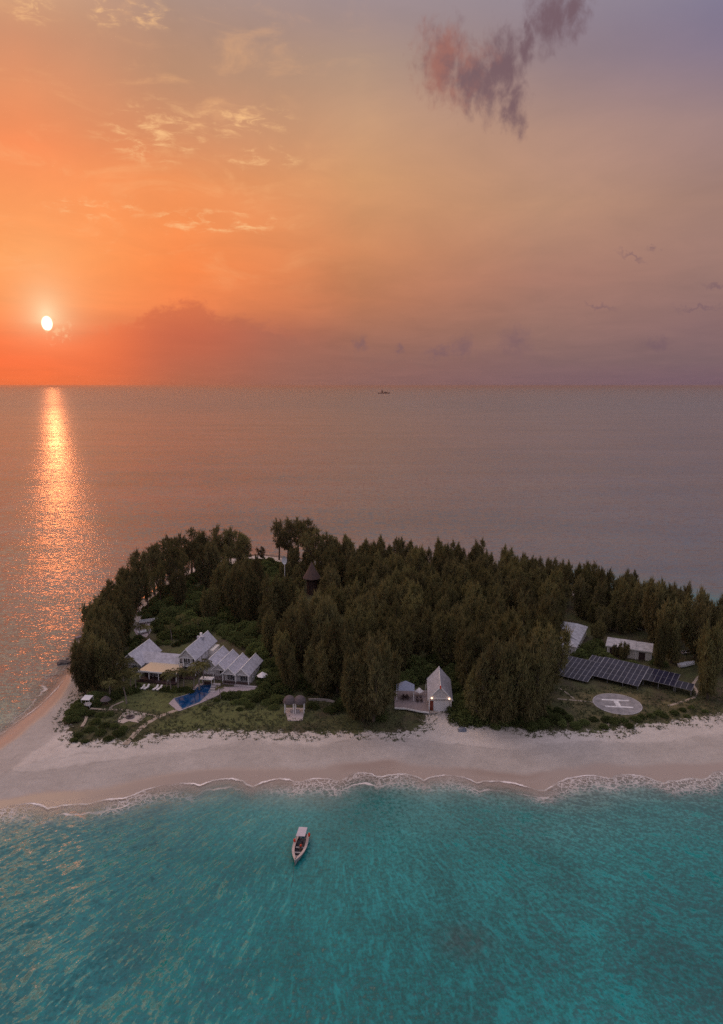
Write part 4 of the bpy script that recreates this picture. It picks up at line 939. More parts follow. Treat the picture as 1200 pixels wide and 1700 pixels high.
# person: one skinned figure sitting on the thwart under the canopy edge
def person(loc, rz, label):
    J = {'pel': (0, 0, .0), 'spi': (0, .02, .28), 'che': (0, 0, .5), 'nec': (0, -.01, .64), 'hea': (0, -.03, .76), 'top': (0, -.02, .88),
         'sl': (-.19, 0, .56), 'el': (-.27, -.12, .3), 'hl': (-.2, -.36, .2), 'fl': (-.18, -.46, .18), 'sr': (.19, 0, .56), 'er': (.27, -.1, .3), 'hr': (.2, -.34, .18), 'fr': (.18, -.44, .16),
         'pl': (-.1, -.02, 0), 'kl': (-.14, -.45, .02), 'al': (-.14, -.48, -.42), 'tl': (-.14, -.66, -.46), 'pr': (.1, -.02, 0), 'kr': (.14, -.45, .02), 'ar': (.14, -.48, -.42), 'tr': (.14, -.66, -.46)}
    Rr = {'pel': .15, 'spi': .14, 'che': .16, 'nec': .06, 'hea': .1, 'top': .085, 'sl': .07, 'el': .05, 'hl': .035, 'fl': .03, 'pl': .1, 'kl': .07, 'al': .045, 'tl': .035}
    E = [('pel', 'spi'), ('spi', 'che'), ('che', 'nec'), ('nec', 'hea'), ('hea', 'top'), ('che', 'sl'), ('sl', 'el'), ('el', 'hl'), ('hl', 'fl'), ('che', 'sr'), ('sr', 'er'), ('er', 'hr'), ('hr', 'fr'),
         ('pel', 'pl'), ('pl', 'kl'), ('kl', 'al'), ('al', 'tl'), ('pel', 'pr'), ('pr', 'kr'), ('kr', 'ar'), ('ar', 'tr')]
    ks = list(J); me = bpy.data.meshes.new('person'); me.from_pydata([J[k] for k in ks], [(ks.index(a), ks.index(b)) for a, b in E], [])
    o = bpy.data.objects.new('person', me); COL.objects.link(o); sk = o.modifiers.new('skin', 'SKIN'); me.skin_vertices or me.skin_vertices.new()
    for i, k in enumerate(ks):
        r_ = Rr.get(k) or Rr[{'sr': 'sl', 'er': 'el', 'hr': 'hl', 'fr': 'fl', 'pr': 'pl', 'kr': 'kl', 'ar': 'al', 'tr': 'tl'}[k]]; me.skin_vertices[0].data[i].radius = (r_, r_)
    me.skin_vertices[0].data[0].use_root = True; sb_ = o.modifiers.new('sub', 'SUBSURF'); sb_.levels = 1; sb_.render_levels = 2
    me.materials.append(SKIN); o.location = loc; o.rotation_euler = (0, 0, rz); tag(o, label, 'person')
    # life jacket and shorts as clothing children
    j = MB().lathe([(.19, .04), (.215, .2), (.225, .42), (.2, .56), (.1, .62)], 12).build('life_jacket', RED, None, smooth=True, base=(0, 0, 0)); j.parent = o
    s_ = MB(); s_.bar((-.1, 0, .02), (-.14, -.38, .03), .125, .1, 8); s_.bar((.1, 0, .02), (.14, -.38, .03), .125, .1, 8); s_.build('shorts', mat('dark_blue_cloth', (.03, .04, .09), .9, .1), None, base=(0, 0, 0)).parent = o
    h_ = MB().lathe([(.115, .78), (.12, .84), (.09, .92), (.02, .95)], 10, (0, -.02)).build('hair', DARKW, None, smooth=True, base=(0, 0, 0)); h_.parent = o
    return o
q = MB(o, brot).w((-.25, -.45, .95)); person(q, brot + math.pi, 'person in a bright orange life jacket sitting in the moored boat')
rp = MB(); q0 = MB(o, brot).w((0, 4.75, 1.5)); rp.tube([q0, (q0[0] - .1, q0[1] - 4, .3), (q0[0] - .2, q0[1] - 7, -.1)], [.03, .03, .03], 4); rp.build('mooring_rope', DARKW, mb_)

# ---- ship on the horizon
sx_, sy_ = G(637, 653.5, 0)
sh = empty('cargo_ship', (sx_, sy_, 0), 'distant dark ship low on the horizon', 'ship')
Ls = 150.
q = MB((sx_, sy_, 0)); V = []; st_ = [(-.5, .7, 14), (-.42, 1, 12), (.3, 1, 12), (.42, .7, 13.5), (.5, .05, 17)]
for t, w_, h_ in st_: V += [(t * Ls, -11 * w_, -1), (t * Ls, -12 * w_, h_), (t * Ls, 12 * w_, h_), (t * Ls, 11 * w_, -1)]
F = [(0, 3, 2, 1), (16, 17, 18, 19)]
for i in range(4):
    for j in range(4): F.append((i * 4 + j, i * 4 + (j + 1) % 4, i * 4 + 4 + (j + 1) % 4, i * 4 + 4 + j))
DK = mat('dark_ship_paint', (.035, .025, .03), .7, .1)
q.add(V, F).build('hull', DK, sh)
MB((sx_, sy_, 0)).box(-30, -8, -9, 9, 12.1, 36).build('superstructure', DK, sh)
MB((sx_, sy_, 0)).box(-26, -20, -3, 3, 36.1, 44).build('funnel', DK, sh)
MB((sx_, sy_, 0)).box(8, 40, -10, 10, 12.1, 24).build('cargo_stack', DK, sh)
MB((sx_, sy_, 0)).bar((46, 0, 12.5), (46, 0, 36), 1.0).build('mast', DK, sh)
MB((sx_, sy_, 0)).bar((-14, 0, 36.2), (-14, 0, 52), .9).build('mast', DK, sh)

# ================================================================== VEGETATION
def blades_mesh(name, base, tip, width, m, tint, rs):
    """triangular leaf blades from base points to tips (arrays n x 3)"""
    n = len(base); d = tip - base; side = np.cross(d, rs.normal(size=(n, 3))); side /= np.linalg.norm(side, axis=1)[:, None] + 1e-9
    mid = base + d * .45; V = np.empty((n, 4, 3)); V[:, 0] = base; V[:, 1] = mid + side * width[:, None] / 2; V[:, 2] = tip; V[:, 3] = mid - side * width[:, None] / 2
    me = bpy.data.meshes.new(name); me.vertices.add(n * 4); me.vertices.foreach_set('co', V.reshape(-1).astype(np.float32))
    me.loops.add(n * 4); me.loops.foreach_set('vertex_index', np.arange(n * 4, dtype=np.int32)); me.polygons.add(n); me.polygons.foreach_set('loop_start', np.arange(0, n * 4, 4, dtype=np.int32))
    a = me.attributes.new('tint', 'FLOAT', 'POINT'); a.data.foreach_set('value', np.repeat(tint, 4).astype(np.float32))
    me.update(calc_edges=True); me.materials.append(m); return me
def proto(name, trunk_mb, crown_me, bark, cat, trunk_name='trunk', crown_name='crown'):
    r = bpy.data.objects.new(name, None); COL.objects.link(r); r['category'] = cat
    t = npmesh(trunk_name, trunk_mb.V, trunk_mb.F, bark); to = bpy.data.objects.new(trunk_name, t); COL.objects.link(to); to.parent = r
    co = bpy.data.objects.new(crown_name, crown_me); COL.objects.link(co); co.parent = r
    return r
def casuarina(seed, H=18., Rm=3.0, nb=30, kind='dense', leaders=3):
    rs = np.random.RandomState(seed); B = []; Tp = []; Wd = []; Ti = []; tr = MB()
    lo = .10 if kind == 'dense' else .36
    tr.tube([(0, 0, -.3), (.05, 0, H * lo * .6), (.1, .05, H * lo + .5)], [.34, .28, .24], 6)
    for q in range(leaders):
        qa = q * 6.283 / leaders + rs.uniform(-.5, .5); off = 0. if q == 0 else rs.uniform(2.0, 3.6) * (1.2 if kind == 'sparse' else 1.); hq = H * (1. if q == 0 else rs.uniform(.72, 1.0))
        R_ = Rm * (1. if q == 0 else .85) * .66
        def axis(t):
            sp = off * min(1., t * 2.2); return np.array([.1 + math.cos(qa) * sp + .25 * math.sin(t * 6 + seed + q), .05 + math.sin(qa) * sp + .25 * math.cos(t * 5 + seed), H * lo + (hq - H * lo) * t])
        tr.tube([tuple(axis(k / 6)) for k in range(7)], [.20 * (1 - .85 * k / 6) + .02 for k in range(7)], 5)
        for i in range(nb):
            if kind == 'sparse' and rs.rand() < .22: continue
            t = ((i + rs.rand()) / nb); a = i * 2.4 + rs.uniform(-.5, .5)
            prof = math.sin(min(1, t * 2.1 + .4) * math.pi / 2) * (1 - t ** 3.2) ** .7 + .09
            L = R_ * prof * rs.uniform(.6, 1.15); b0 = axis(t * .95); out = np.array([math.cos(a), math.sin(a), 0.])
            tipp = b0 + out * L + np.array([0, 0, L * (.5 + .8 * t)])
            tr.bar(tuple(b0), tuple(tipp), .06, .02, 3)
            ncl = 4
            for k in range(ncl):
                s = .3 + .7 * (k + rs.rand()) / ncl; c0 = b0 * (1 - s) + tipp * s + rs.normal(size=3) * .22; nbl = 12 if kind == 'dense' else 10
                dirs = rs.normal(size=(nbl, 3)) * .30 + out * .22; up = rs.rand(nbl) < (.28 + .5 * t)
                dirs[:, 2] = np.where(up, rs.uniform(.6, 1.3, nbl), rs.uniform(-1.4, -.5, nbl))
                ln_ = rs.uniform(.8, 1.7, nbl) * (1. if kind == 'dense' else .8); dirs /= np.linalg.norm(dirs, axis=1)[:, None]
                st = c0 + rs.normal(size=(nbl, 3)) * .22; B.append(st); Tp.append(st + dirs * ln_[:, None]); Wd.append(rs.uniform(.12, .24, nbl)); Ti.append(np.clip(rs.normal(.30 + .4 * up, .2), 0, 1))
        top = axis(1.)
        for k in range(4):
            dirs = rs.normal(size=(10, 3)) * .17; dirs[:, 2] = 1; B.append(top - np.array([0, 0, .8 * k - .3]) + rs.normal(size=(10, 3)) * .15); Tp.append(B[-1] + dirs * rs.uniform(1.2, 2.7, 10)[:, None]); Wd.append(rs.uniform(.12, .2, 10)); Ti.append(rs.uniform(.4, 1, 10))
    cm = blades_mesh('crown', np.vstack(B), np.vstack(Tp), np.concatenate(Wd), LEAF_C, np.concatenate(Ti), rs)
    return proto('casuarina_tree', tr, cm, BARK, 'tree')
def bush_mesh(seed, n=2600, squash=.8, m=LEAF_B, lsz=(.28, .6)):
    rs = np.random.RandomState(seed); k = 16; cs = rs.normal(size=(k, 3)); cs /= np.linalg.norm(cs, axis=1)[:, None]; cs[:, 2] = np.abs(cs[:, 2]); cs *= rs.uniform(.45, .75, (k, 1)); rad = rs.uniform(.3, .5, k)
    j = rs.randint(0, k, n); d = rs.normal(size=(n, 3)); d /= np.linalg.norm(d, axis=1)[:, None]; d[:, 2] = np.where(d[:, 2] < -.3, -d[:, 2], d[:, 2])
    p = cs[j] + d * (rad[j] * rs.uniform(.75, 1.05, n))[:, None]; p[:, 2] = np.abs(p[:, 2]) * squash * 1.1; p *= 3.0
    dr = d + rs.normal(size=(n, 3)) * .8; dr /= np.linalg.norm(dr, axis=1)[:, None]; ln_ = rs.uniform(*lsz, n)
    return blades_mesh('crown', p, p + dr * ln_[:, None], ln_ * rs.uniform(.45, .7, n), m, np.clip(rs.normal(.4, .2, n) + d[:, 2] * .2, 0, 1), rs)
def bush(seed, name='broadleaf_bush', squash=.8):
    tr = MB()
    for k in range(5): a = k * 1.26 + seed; tr.bar((0, 0, -.2), (1.1 * math.cos(a), 1.1 * math.sin(a), 1.8 * squash), .10, .03, 4)
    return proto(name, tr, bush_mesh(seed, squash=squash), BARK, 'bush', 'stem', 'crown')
def palm(seed, H=7.):
    rs = np.random.RandomState(seed); lean = rs.uniform(-1.2, 1.2, 2); tr = MB(); pts = []; 
    for k in range(8): t = k / 7; pts.append((lean[0] * t * t, lean[1] * t * t, H * t - (.3 if k == 0 else 0)))
    tr.tube(pts, [.26 - .12 * k / 7 for k in range(8)], 7); top = np.array(pts[-1]); B = []; Tp = []; Wd = []
    for f in range(13):
        a = f * 2.4 + rs.uniform(-.2, .2); ri = rs.uniform(.1, 1.2); L = rs.uniform(2.8, 3.8); out = np.array([math.cos(a), math.sin(a), 0.]); sd_ = np.array([-math.sin(a), math.cos(a), 0.])
        P = [top + out * (L * s * (1 - .18 * s * s)) + np.array([0, 0, L * (ri * s - (.55 + .6 * ri) * s * s)]) for s in np.linspace(0, 1, 13)]
        for k in range(12):
            for s in (-1, 1):
                for q in (0., .5):
                    st = P[k] * (1 - q) + P[k + 1] * q; ll = .95 * math.sin((k + q + 1.2) / 14 * math.pi) + .15
                    B.append(st); Tp.append(st + sd_ * s * ll * .85 + out * ll * .45 + np.array([0, 0, -.35 * ll])); Wd.append(.16)
    cm = blades_mesh('fronds', np.array(B), np.array(Tp), np.array(Wd), LEAF_P, rs.rand(len(B)), rs)
    return proto('palm_tree', tr, cm, PBARK, 'palm', 'trunk', 'fronds')

CAS = [casuarina(s, leaders=k) for s, k in ((1, 5), (2, 6), (3, 4), (4, 5), (5, 6), (6, 4), (7, 5), (8, 3))]
CAS_S = [casuarina(s, Rm=3.6, nb=20, kind='sparse', leaders=4) for s in (21, 22, 23)]
BUS = [bush(s) for s in (1, 2, 3, 4)]
PAL = [palm(s) for s in (1, 2, 3)]
SHR = [bush(s, 'low_shrub', .6) for s in (11, 12, 13)]
used = set()
def plant(lib, loc, sc, rz, label, group=None):
    """first use moves the prototype itself, later uses copy it"""
    k = lib[int(random.random() * len(lib))]
    if k.name not in used:
        used.add(k.name); k.location = loc; k.rotation_euler = (0, 0, rz); k.scale = sc if isinstance(sc, tuple) else (sc,) * 3; k['label'] = label
        if group: k['group'] = group
        return k
    r = dup(k, loc, rz, sc, label)
    if group: r['group'] = group
    elif 'group' in r: del r['group']
    return r
random.seed(42)
placed = []
def free(x, y, r): return all((x - a) ** 2 + (y - b) ** 2 > (r * .5 + c_ * .5) ** 2 for a, b, c_ in placed)
# individually read trees: (px, base py, height, width factor, kind)
def hof(px, by, ty):
    """height of something whose foot is at by and top at ty in the photo"""
    x, y = G(px, by); yy = -(ty - 850) / 1150; dy, dz = yy * SP + CP, yy * CP - SP
    return 100 + y / dy * dz - ZG
def tree_row(rows, lib, fmt, group, wf=1.1):
    rows = sorted(rows)
    for i, (px, by, ty, w_) in enumerate(rows):
        x, y = G(px, by); h = max(4, hof(px, by, ty))
        if h > 25: h = random.uniform(22, 25); x, y = G(px, ty, ZG + h)
        s = h / 18.5
        s2 = s ** .6; plant(lib, (x, y, ZG - .1), (s2 * w_ * wf, s2 * w_ * wf, s), random.uniform(0, 6.28), fmt % ORD[i], group); placed.append((x, y, 5))
tree_row([(208, 1012, 946, 1.), (226, 1000, 932, 1.), (243, 997, 920, 1.1), (256, 985, 908, 1.2), (272, 978, 900, 1.2), (288, 970, 896, 1.2), (303, 962, 890, 1.2), (318, 955, 880, 1.2), (330, 950, 885, 1.1), (344, 952, 896, 1.2), (362, 948, 876, 1.25), (380, 946, 882, 1.25), (398, 946, 884, 1.2), (410, 942, 892, .9)],
         CAS_S, 'open see-through casuarina on the north west shore, %s from the left', 'open casuarinas along the north west shore', 1.45)
tree_row([(246, 1014, 950, .9), (266, 1006, 938, .9), (288, 994, 926, .9), (308, 986, 918, .9), (333, 976, 906, 1.), (354, 968, 902, .9), (376, 965, 906, .9), (396, 962, 902, .9), (232, 1022, 960, .8)],
         CAS_S, 'smaller casuarina in the second row behind the north west shore, %s from the left', 'second row of the north west shore')
tree_row([(436, 935, 908, .7), (462, 948, 866, 1.), (476, 950, 868, 1.1), (494, 952, 862, 1.2), (508, 950, 864, 1.2), (526, 952, 880, 1.2), (541, 950, 886, 1.)],
         CAS_S, 'feathery casuarina in the tall skyline clump by the dish, %s from the left', 'tall clump behind the pointed hut', 1.5)
tree_row([(141, 1150, 1074, 1.1), (148, 1128, 1050, 1.2), (156, 1140, 1062, 1.1), (160, 1108, 1030, 1.2), (168, 1085, 1005, 1.2), (176, 1064, 990, 1.2), (182, 1115, 1030, 1.1), (188, 1048, 975, 1.2), (196, 1090, 1008, 1.2), (200, 1030, 958, 1.2), (206, 1066, 984, 1.1), (215, 1040, 962, 1.1), (172, 1145, 1080, 1.), (222, 1018, 946, 1.1), (190, 1140, 1074, 1.), (164, 1066, 1000, 1.1)],
         CAS, 'dense dark casuarina along the west shore, %s from the left', 'dense casuarinas along the west shore')
tree_row([(1034, 1097, 1066, .75), (1094, 1112, 1030, .8), (1020, 1094, 1070, .6), (1090, 1072, 978, 1.2), (1098, 1112, 968, 1.2), (1112, 1092, 975, 1.2), (1126, 1070, 972, 1.2), (1122, 1118, 1000, 1.1), (1163, 1118, 985, 1.2), (1178, 1135, 1000, 1.1), (1190, 1112, 990, 1.1), (1186, 1170, 1040, 1.), (1205, 1130, 1000, 1.2), (1230, 1150, 1010, 1.2), (1246, 1120, 1000, 1.2)],
         CAS, 'tall casuarina at the east end by the beached boats, %s from the left', 'casuarinas at the east end')
tree_row([(603, 1196, 1088, 1.2), (620, 1198, 1066, 1.2), (634, 1198, 1062, .95), (588, 1192, 1110, 1.)],
         CAS, 'tall casuarina in the clump left of the deck, %s from the left', 'casuarina clump left of the deck')
tree_row([(505, 1165, 1010, 1.25), (525, 1150, 990, 1.3), (545, 1160, 1005, 1.2), (560, 1150, 1035, 1.1), (578, 1160, 1050, 1.1), (440, 1060, 960, 1.2), (455, 1085, 965, 1.2)],
         CAS, 'large casuarina behind the thatched shelter, %s from the left', 'large casuarinas behind the thatched shelter')
tree_row([(800, 1200, 1110, 1.1), (818, 1202, 1070, 1.2), (838, 1203, 1085, 1.2), (858, 1204, 1065, 1.2), (878, 1202, 1080, 1.2), (896, 1196, 1060, 1.2), (912, 1176, 1040, 1.2), (905, 1140, 1000, 1.2), (826, 1180, 1030, 1.2), (790, 1180, 1045, 1.2), (868, 1170, 1010, 1.3)],
         CAS, 'dark casuarina at the forest front between boathouse and helipad, %s from the left', 'forest front between boathouse and helipad')
# the main wood
WOOD = [G(*p) for p in [(470, 950), (560, 944), (700, 954), (800, 964), (900, 980), (1000, 1000), (1080, 1022), (1130, 1045), (1100, 1080), (1060, 1052), (985, 1030), (928, 1026), (905, 1100), (880, 1180), (790, 1185), (756, 1120), (700, 1096), (650, 1130), (590, 1170), (470, 1150), (445, 1080), (470, 1010)]]
UNDER = [G(*p) for p in [(268, 1006), (284, 986), (306, 970), (336, 952), (385, 940), (440, 935), (480, 950), (480, 1060), (470, 1140), (436, 1135), (440, 1100), (370, 1050), (300, 1060), (262, 1064), (262, 1020)]]
cand = []
X0, X1, Y0, Y1 = -130, 160, 195, 400
for k in range(12000):
    x, y = random.uniform(X0, X1), random.uniform(Y0, Y1); cand.append((x, y))
A = np.array(cand); dW = sdist(A[:, 0], A[:, 1], WOOD); keep = []
bld = [(24.8, 205, 9), (84, 252, 12.5), (78, 246, 8), (90, 262, 6), (98, 243, 11), (105, 240, 6), (14, 206, 9), (-2, 240, 0), (-27, 347 - 0, 0)]
dish = [G(473, 975), G(518, 985)]
def back_gap(x, y):
    for (a, b) in dish:
        if abs(x - a * y / b) < 6.0 and b - 42 < y < b + 3: return True
    return False
for (x, y), d in zip(cand, dW):
    if d < 0: continue
    if any((x - a) ** 2 + (y - b) ** 2 < (r_ + 1) ** 2 for a, b, r_ in bld): continue
    if 60 < x < 112 and 200 < y < 240 and (x - 60) * .58 + (y - 222) * .8 > -30 and y < 238 and x > 64: continue
    if back_gap(x, y): continue
    sp = 7.3 + 1.0 * mnoise.noise(Vector((x * .03, y * .03, 0))) + max(0, (300 - y)) * .006
    if free(x, y, 0) and all((x - a) ** 2 + (y - b) ** 2 > sp ** 2 for a, b in keep) and all((x - a) ** 2 + (y - b) ** 2 > 20 for a, b, c_ in placed): keep.append((x, y))
keep.sort(key=lambda p: p[1])
keep = keep[:250]
bands = [(0, 230, 'frontmost'), (230, 252, 'second'), (252, 274, 'third'), (274, 296, 'fourth'), (296, 318, 'fifth'), (318, 340, 'sixth'), (340, 500, 'rearmost')]
print('WOOD TREES', len(keep))
for lo_, hi_, nm in bands:
    row = sorted([p for p in keep if lo_ <= p[1] < hi_], key=lambda p: p[0] / p[1])
    for i, (x, y) in enumerate(row):
        h = random.uniform(17.0, 20.5)
        if x < -20: h *= .62 if y > 300 else .85
        h += 2.0 * mnoise.noise(Vector((x * .04, y * .04, 3))); s = h / 18.5; w_ = random.uniform(1.0, 1.35)
        z3 = ('west', 'middle', 'east')[0 if x / y < .02 else (1 if x / y < .2 else 2)]
        plant(CAS, (x, y, ZG - .1), (s * w_, s * w_, s), random.uniform(0, 6.28), 'casuarina crown in the %s band of the wood, %s from the left' % (nm, ORD[i] if i < len(ORD) else str(i + 1) + 'th'), 'casuarinas of the %s %s wood' % (nm, z3)); placed.append((x, y, 4))
# broadleaf undergrowth: hillock left of the wood and gaps
nb_ = 0; rowb = []
dU = sdist(A[:, 0], A[:, 1], UNDER)
for (x, y), d in zip(cand, dU):
    if d < 0 or back_gap(x, y + 12) and y > 330: continue
    if all((x - a) ** 2 + (y - b) ** 2 > 4.6 ** 2 for a, b in rowb) and not (-64 < x < -32 and 214 < y < 246) and not (-86 < x < -58 and 218 < y < 246): rowb.append((x, y))
for lo_, hi_, z3 in ((0, 262, 'nearest'), (262, 285, 'second'), (285, 310, 'third'), (310, 335, 'fourth'), (335, 500, 'farthest')):
    for i, (x, y) in enumerate(sorted([p for p in rowb if lo_ <= p[1] < hi_], key=lambda p: p[0] / p[1])):
        s = random.uniform(.95, 1.75) if y < 300 else random.uniform(1.0, 1.5)
        plant(BUS, (x, y, ZG - .1), (s, s, s * random.uniform(.8, 1.3)), random.uniform(0, 6.28), 'green broadleaf bush in the %s band of the villa thicket, %s from the left' % (z3, ORD[i]), 'broadleaf bushes of the %s thicket band' % z3)
print('BUSHES', len(rowb))
# a few casuarinas standing in the thicket
tree_row([(300, 1010, 950, 1.), (345, 1000, 905, 1.1), (372, 1015, 930, 1.1), (395, 1030, 940, 1.1), (415, 1045, 945, 1.1), (430, 1010, 925, 1.2), (405, 990, 925, 1.1), (350, 1035, 975, .9)],
         CAS, 'casuarina standing out of the green thicket behind the villa, %s from the left', 'casuarinas in the thicket behind the villa')
def bushes(lib, items, fmt, group):
    for i, (px, py, s) in enumerate(sorted(items)):
        x, y = G(px, py); plant(lib, (x, y, ZG - .1), (s, s, s * random.uniform(.85, 1.2)), random.uniform(0, 6.28), fmt % ORD[i], group)
bushes(BUS, [(247, 1012, 1.1), (256, 1004, 1.1), (263, 996, 1.), (272, 990, 1.1), (280, 982, 1.), (290, 976, 1.1), (300, 969, 1.), (312, 964, 1.1), (322, 960, 1.), (334, 953, 1.), (238, 1020, 1.), (252, 1020, 1.2), (244, 1026, .8), (346, 949, 1.), (358, 944, 1.), (272, 1010, 1.3), (282, 1000, 1.2), (426, 936, .9), (440, 934, .8), (455, 936, .9), (412, 938, .9)],
       'green bush on the sand behind the north west shore trees, %s from the left', 'bushes along the north west shore')
bushes(BUS, [(766, 1198, 1.3), (778, 1200, 1.2), (762, 1184, 1.3), (776, 1186, 1.4), (792, 1196, 1.3), (770, 1168, 1.5), (788, 1172, 1.5), (758, 1150, 1.3), (806, 1202, .9), (772, 1150, 1.5)],
       'dark green bush right of the boathouse, %s from the left', 'bushes right of the boathouse')
bushes(BUS, [(668, 1135, 1.5), (682, 1130, 1.5), (695, 1128, 1.4), (655, 1140, 1.3), (708, 1118, 1.4), (725, 1100, 1.5), (742, 1106, 1.5), (755, 1118, 1.4), (700, 1110, 1.6), (680, 1112, 1.6), (752, 1132, 1.2)],
       'dark bush behind the deck and boathouse, %s from the left', 'bushes behind the deck and boathouse')
bushes(BUS, [(445, 1150, 1.2), (456, 1140, 1.4), (468, 1150, 1.1), (440, 1130, 1.3), (450, 1116, 1.5), (465, 1125, 1.5), (480, 1135, 1.5), (500, 1140, 1.3), (470, 1100, 1.6), (518, 1152, .9), (460, 1165, .9), (575, 1172, 1.1), (590, 1180, 1.), (560, 1180, .9), (520, 1175, .7), (600, 1168, 1.1), (548, 1182, .7), (632, 1192, .9)],
       'green bush between villa and deck, %s from the left', 'bushes between villa and deck')
bushes(BUS, [(850, 1200, 1.1), (866, 1204, 1.), (884, 1206, 1.), (905, 1204, .9), (920, 1198, 1.), (908, 1186, 1.2), (928, 1186, .8), (930, 1204, .7), (828, 1204, 1.), (940, 1196, .7)],
       'dark bush at the forest foot left of the helipad, %s from the left', 'bushes left of the helipad')
bushes(BUS, [(1035, 1106, .8), (1050, 1108, .9), (1062, 1112, .8), (1016, 1098, .8), (1084, 1116, .7), (958, 1092, .8), (966, 1088, 1.1), (974, 1086, 1.2), (982, 1080, 1.3), (990, 1076, 1.2), (996, 1088, 1.), (1004, 1092, .9), (1092, 1104, 1.)],
       'bush growing along the back edge of the solar panels, %s from the left', 'bushes behind the solar panels')
tree_row([(968, 1028, 990, 1.1), (986, 1040, 1000, 1.1), (1000, 1050, 1008, 1.), (1014, 1046, 1000, 1.1), (1030, 1052, 1010, 1.), (1046, 1050, 1000, 1.1), (992, 1068, 1030, .9), (1086, 1062, 1000, 1.1), (978, 1016, 975, 1.1), (1058, 1030, 985, 1.1), (1010, 1022, 980, 1.1)],
         CAS, 'casuarina between the service building and the back shore, %s from the left', 'casuarinas behind the service building')
bushes(BUS, [(272, 1058, .9), (284, 1054, 1.), (296, 1056, 1.1), (308, 1050, 1.1), (318, 1056, .8), (330, 1044, 1.2), (345, 1038, 1.2), (262, 1070, .7), (278, 1068, .7), (292, 1072, .6), (306, 1066, .8), (372, 1050, 1.2), (384, 1058, 1.), (395, 1064, 1.2), (408, 1072, 1.3), (424, 1084, 1.3), (436, 1092, 1.3), (360, 1042, 1.3), (230, 1066, .9), (224, 1078, .9), (216, 1070, 1.), (240, 1072, .6), (212, 1092, .9), (206, 1104, 1.)],
       'green bush hard behind the villa roofs, %s from the left', 'bushes hard behind the villa')
bushes(SHR, [(1006, 1196, .55), (1020, 1200, .6), (1036, 1198, .5), (1056, 1196, .6), (1064, 1192, .5), (1080, 1190, .5), (1094, 1186, .55), (1102, 1190, .5), (985, 1196, .5), (970, 1202, .6), (1120, 1186, .5), (1133, 1180, .45), (1148, 1176, .4), (1140, 1190, .4), (955, 1206, .6), (1046, 1206, .45), (1170, 1182, .4), (1002, 1208, .5)],
       'low shrub in the dry grass in front of the helipad, %s from the left', 'low shrubs round the helipad')
bushes(SHR, [(120, 1188, .9), (128, 1180, .9), (136, 1184, .7), (114, 1196, .6), (133, 1170, .8), (160, 1168, .7), (168, 1160, .9), (190, 1160, .8), (155, 1158, .9), (200, 1152, .9), (212, 1150, .8), (224, 1148, .7), (126, 1196, .5), (150, 1186, .6), (165, 1188, .5), (182, 1188, .5), (160, 1200, .6), (175, 1206, .6), (190, 1208, .5), (150, 1212, .6), (168, 1218, .6), (196, 1220, .6), (205, 1212, .5), (130, 1222, .5), (122, 1230, .4), (140, 1232, .4), (180, 1228, .5)],
       'low shrub in the dry garden west of the sand patio, %s from the left', 'low shrubs of the west garden')
bushes(SHR, [(372, 1156, .6), (384, 1158, .8), (396, 1156, .7), (408, 1156, .8), (420, 1154, .8), (432, 1154, .9), (438, 1160, .8), (425, 1164, .7), (404, 1166, .7), (390, 1168, .5), (444, 1168, .7), (415, 1174, .6), (360, 1164, .4), (398, 1178, .4), (340, 1178, .4), (455, 1176, .6)],
       'low shrub below the villa terrace, %s from the left', 'low shrubs below the villa terrace')
bushes(SHR, [(272, 1146, .5), (280, 1146, .6), (290, 1147, .6), (300, 1147, .6), (310, 1146, .5), (228, 1140, .5), (250, 1143, .35), (316, 1150, .5)],
       'dark shrub along the villa veranda, %s from the left', 'shrubs along the veranda')
# palms round the villa
pal = [(206, 1152, 1.0), (217, 1146, .95), (226, 1148, .85), (183, 1160, .9), (210, 1168, 1.), (277, 1146, .85), (284, 1148, .9), (296, 1146, .95), (305, 1144, .8), (331, 1146, 1.25), (338, 1138, 1.1), (322, 1144, .9), (214, 1124, .9), (249, 1066, .9), (330, 1052, .9), (312, 1058, .8), (285, 1062, .8), (300, 1044, .8), (366, 1160, .55), (232, 1062, .8)]
for i, (px, py, s) in enumerate(sorted(pal)):
    x, y = G(px, py); plant(PAL, (x, y, ZG - .05), s, random.uniform(0, 6.28), 'slender palm beside the villa, %s palm from the left' % ORD[i], 'palms round the villa')
x, y = G(880, 1192); plant(PAL, (x, y, ZG - .8), (.8, .8, .5), 1.0, 'short yellowish palm at the beach edge left of the helipad')

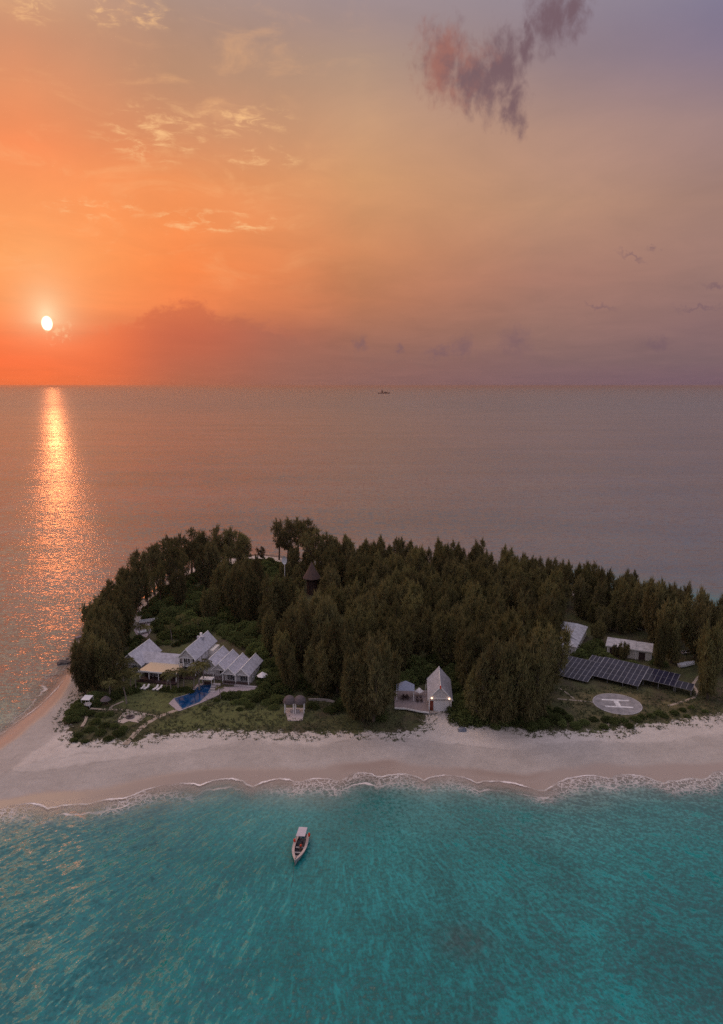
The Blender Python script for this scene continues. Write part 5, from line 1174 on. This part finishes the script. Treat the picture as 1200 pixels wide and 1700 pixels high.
# ---- dune creepers and grass tufts (uncountable)
def scatter(name, poly, n, smin, smax, m, test, seed, hgt=.35, wid=.5):
    rs = np.random.RandomState(seed); P = np.array(poly); x = rs.uniform(P[:, 0].min(), P[:, 0].max(), n * 4); y = rs.uniform(P[:, 1].min(), P[:, 1].max(), n * 4)
    k = test(x, y, rs); x, y = x[k][:n], y[k][:n]; z = terr_z(x, y); q = len(x); nb = 5
    base = np.repeat(np.stack([x, y, z], 1), nb, 0) + rs.normal(size=(q * nb, 3)) * np.array([.25, .25, 0]); s = np.repeat(rs.uniform(smin, smax, q), nb)
    d = rs.normal(size=(q * nb, 3)) * np.array([1, 1, .3]) * wid; d[:, 2] = np.abs(d[:, 2]) + hgt
    me = blades_mesh(name, base, base + d * s[:, None], s * .45, m, rs.rand(q * nb), rs); o = bpy.data.objects.new(name, me); COL.objects.link(o); o['kind'] = 'stuff'; return o
def near_edge(x, y, rs):
    v = sdist(x, y, VEG); s = sdist(x, y, SHORE); nz = wob(x, y, .35, 9) * 1.4; cl = wob(x, y, 1.1, 4)
    return (v + nz > -3.2) & (v < 4) & (y < 215) & (s > 3) & (cl > -.25 + rs.rand(len(x)) * .5 - .35)
o = scatter('beach_creeper', VEG, 16000, .3, .7, LEAF_D, near_edge, 5); tag(o, 'grey green creepers in a ragged line along the top of the beach', 'creeper')
def inland(x, y, rs): v = sdist(x, y, VEG); return (v > 1.5) & (y < 216) & (wob(x, y, .6, 12) > -.4) & (np.hypot(x - hx, y - hy) > 8.2) & (sdist(x, y, pd) < -.3) & ((sdist(x, y, LAWN) < 0) | (rs.rand(len(x)) < .25))
o = scatter('rough_grass', VEG, 16000, .35, .8, LEAF_D, inland, 6, hgt=.6, wid=.35); tag(o, 'rough grass tufts covering the open ground behind the beach', 'grass')

# ---- the air: even haze that lets the far sea and the ship fade
hm = bpy.data.materials.new('haze'); hm.use_nodes = True; T = NT(hm.node_tree); T.n.clear()
pv = T.n.new('ShaderNodeVolumePrincipled'); pv.inputs['Color'].default_value = (.90, .78, .74, 1); pv.inputs['Density'].default_value = 4.5e-5; pv.inputs['Anisotropy'].default_value = .8
ho = T.n.new('ShaderNodeOutputMaterial'); T.l.new(pv.outputs[0], ho.inputs['Volume'])
q = MB().box(-42000, 42000, -42000, 42000, -3, 106).build('haze', hm, kind='stuff', label='thin warm haze lying over the sea', cat='haze')

print('CAS', len([o for o in bpy.data.objects if o.name.startswith('casuarina_tree')]), 'BUSH', len([o for o in bpy.data.objects if o.name.startswith('broadleaf')]))
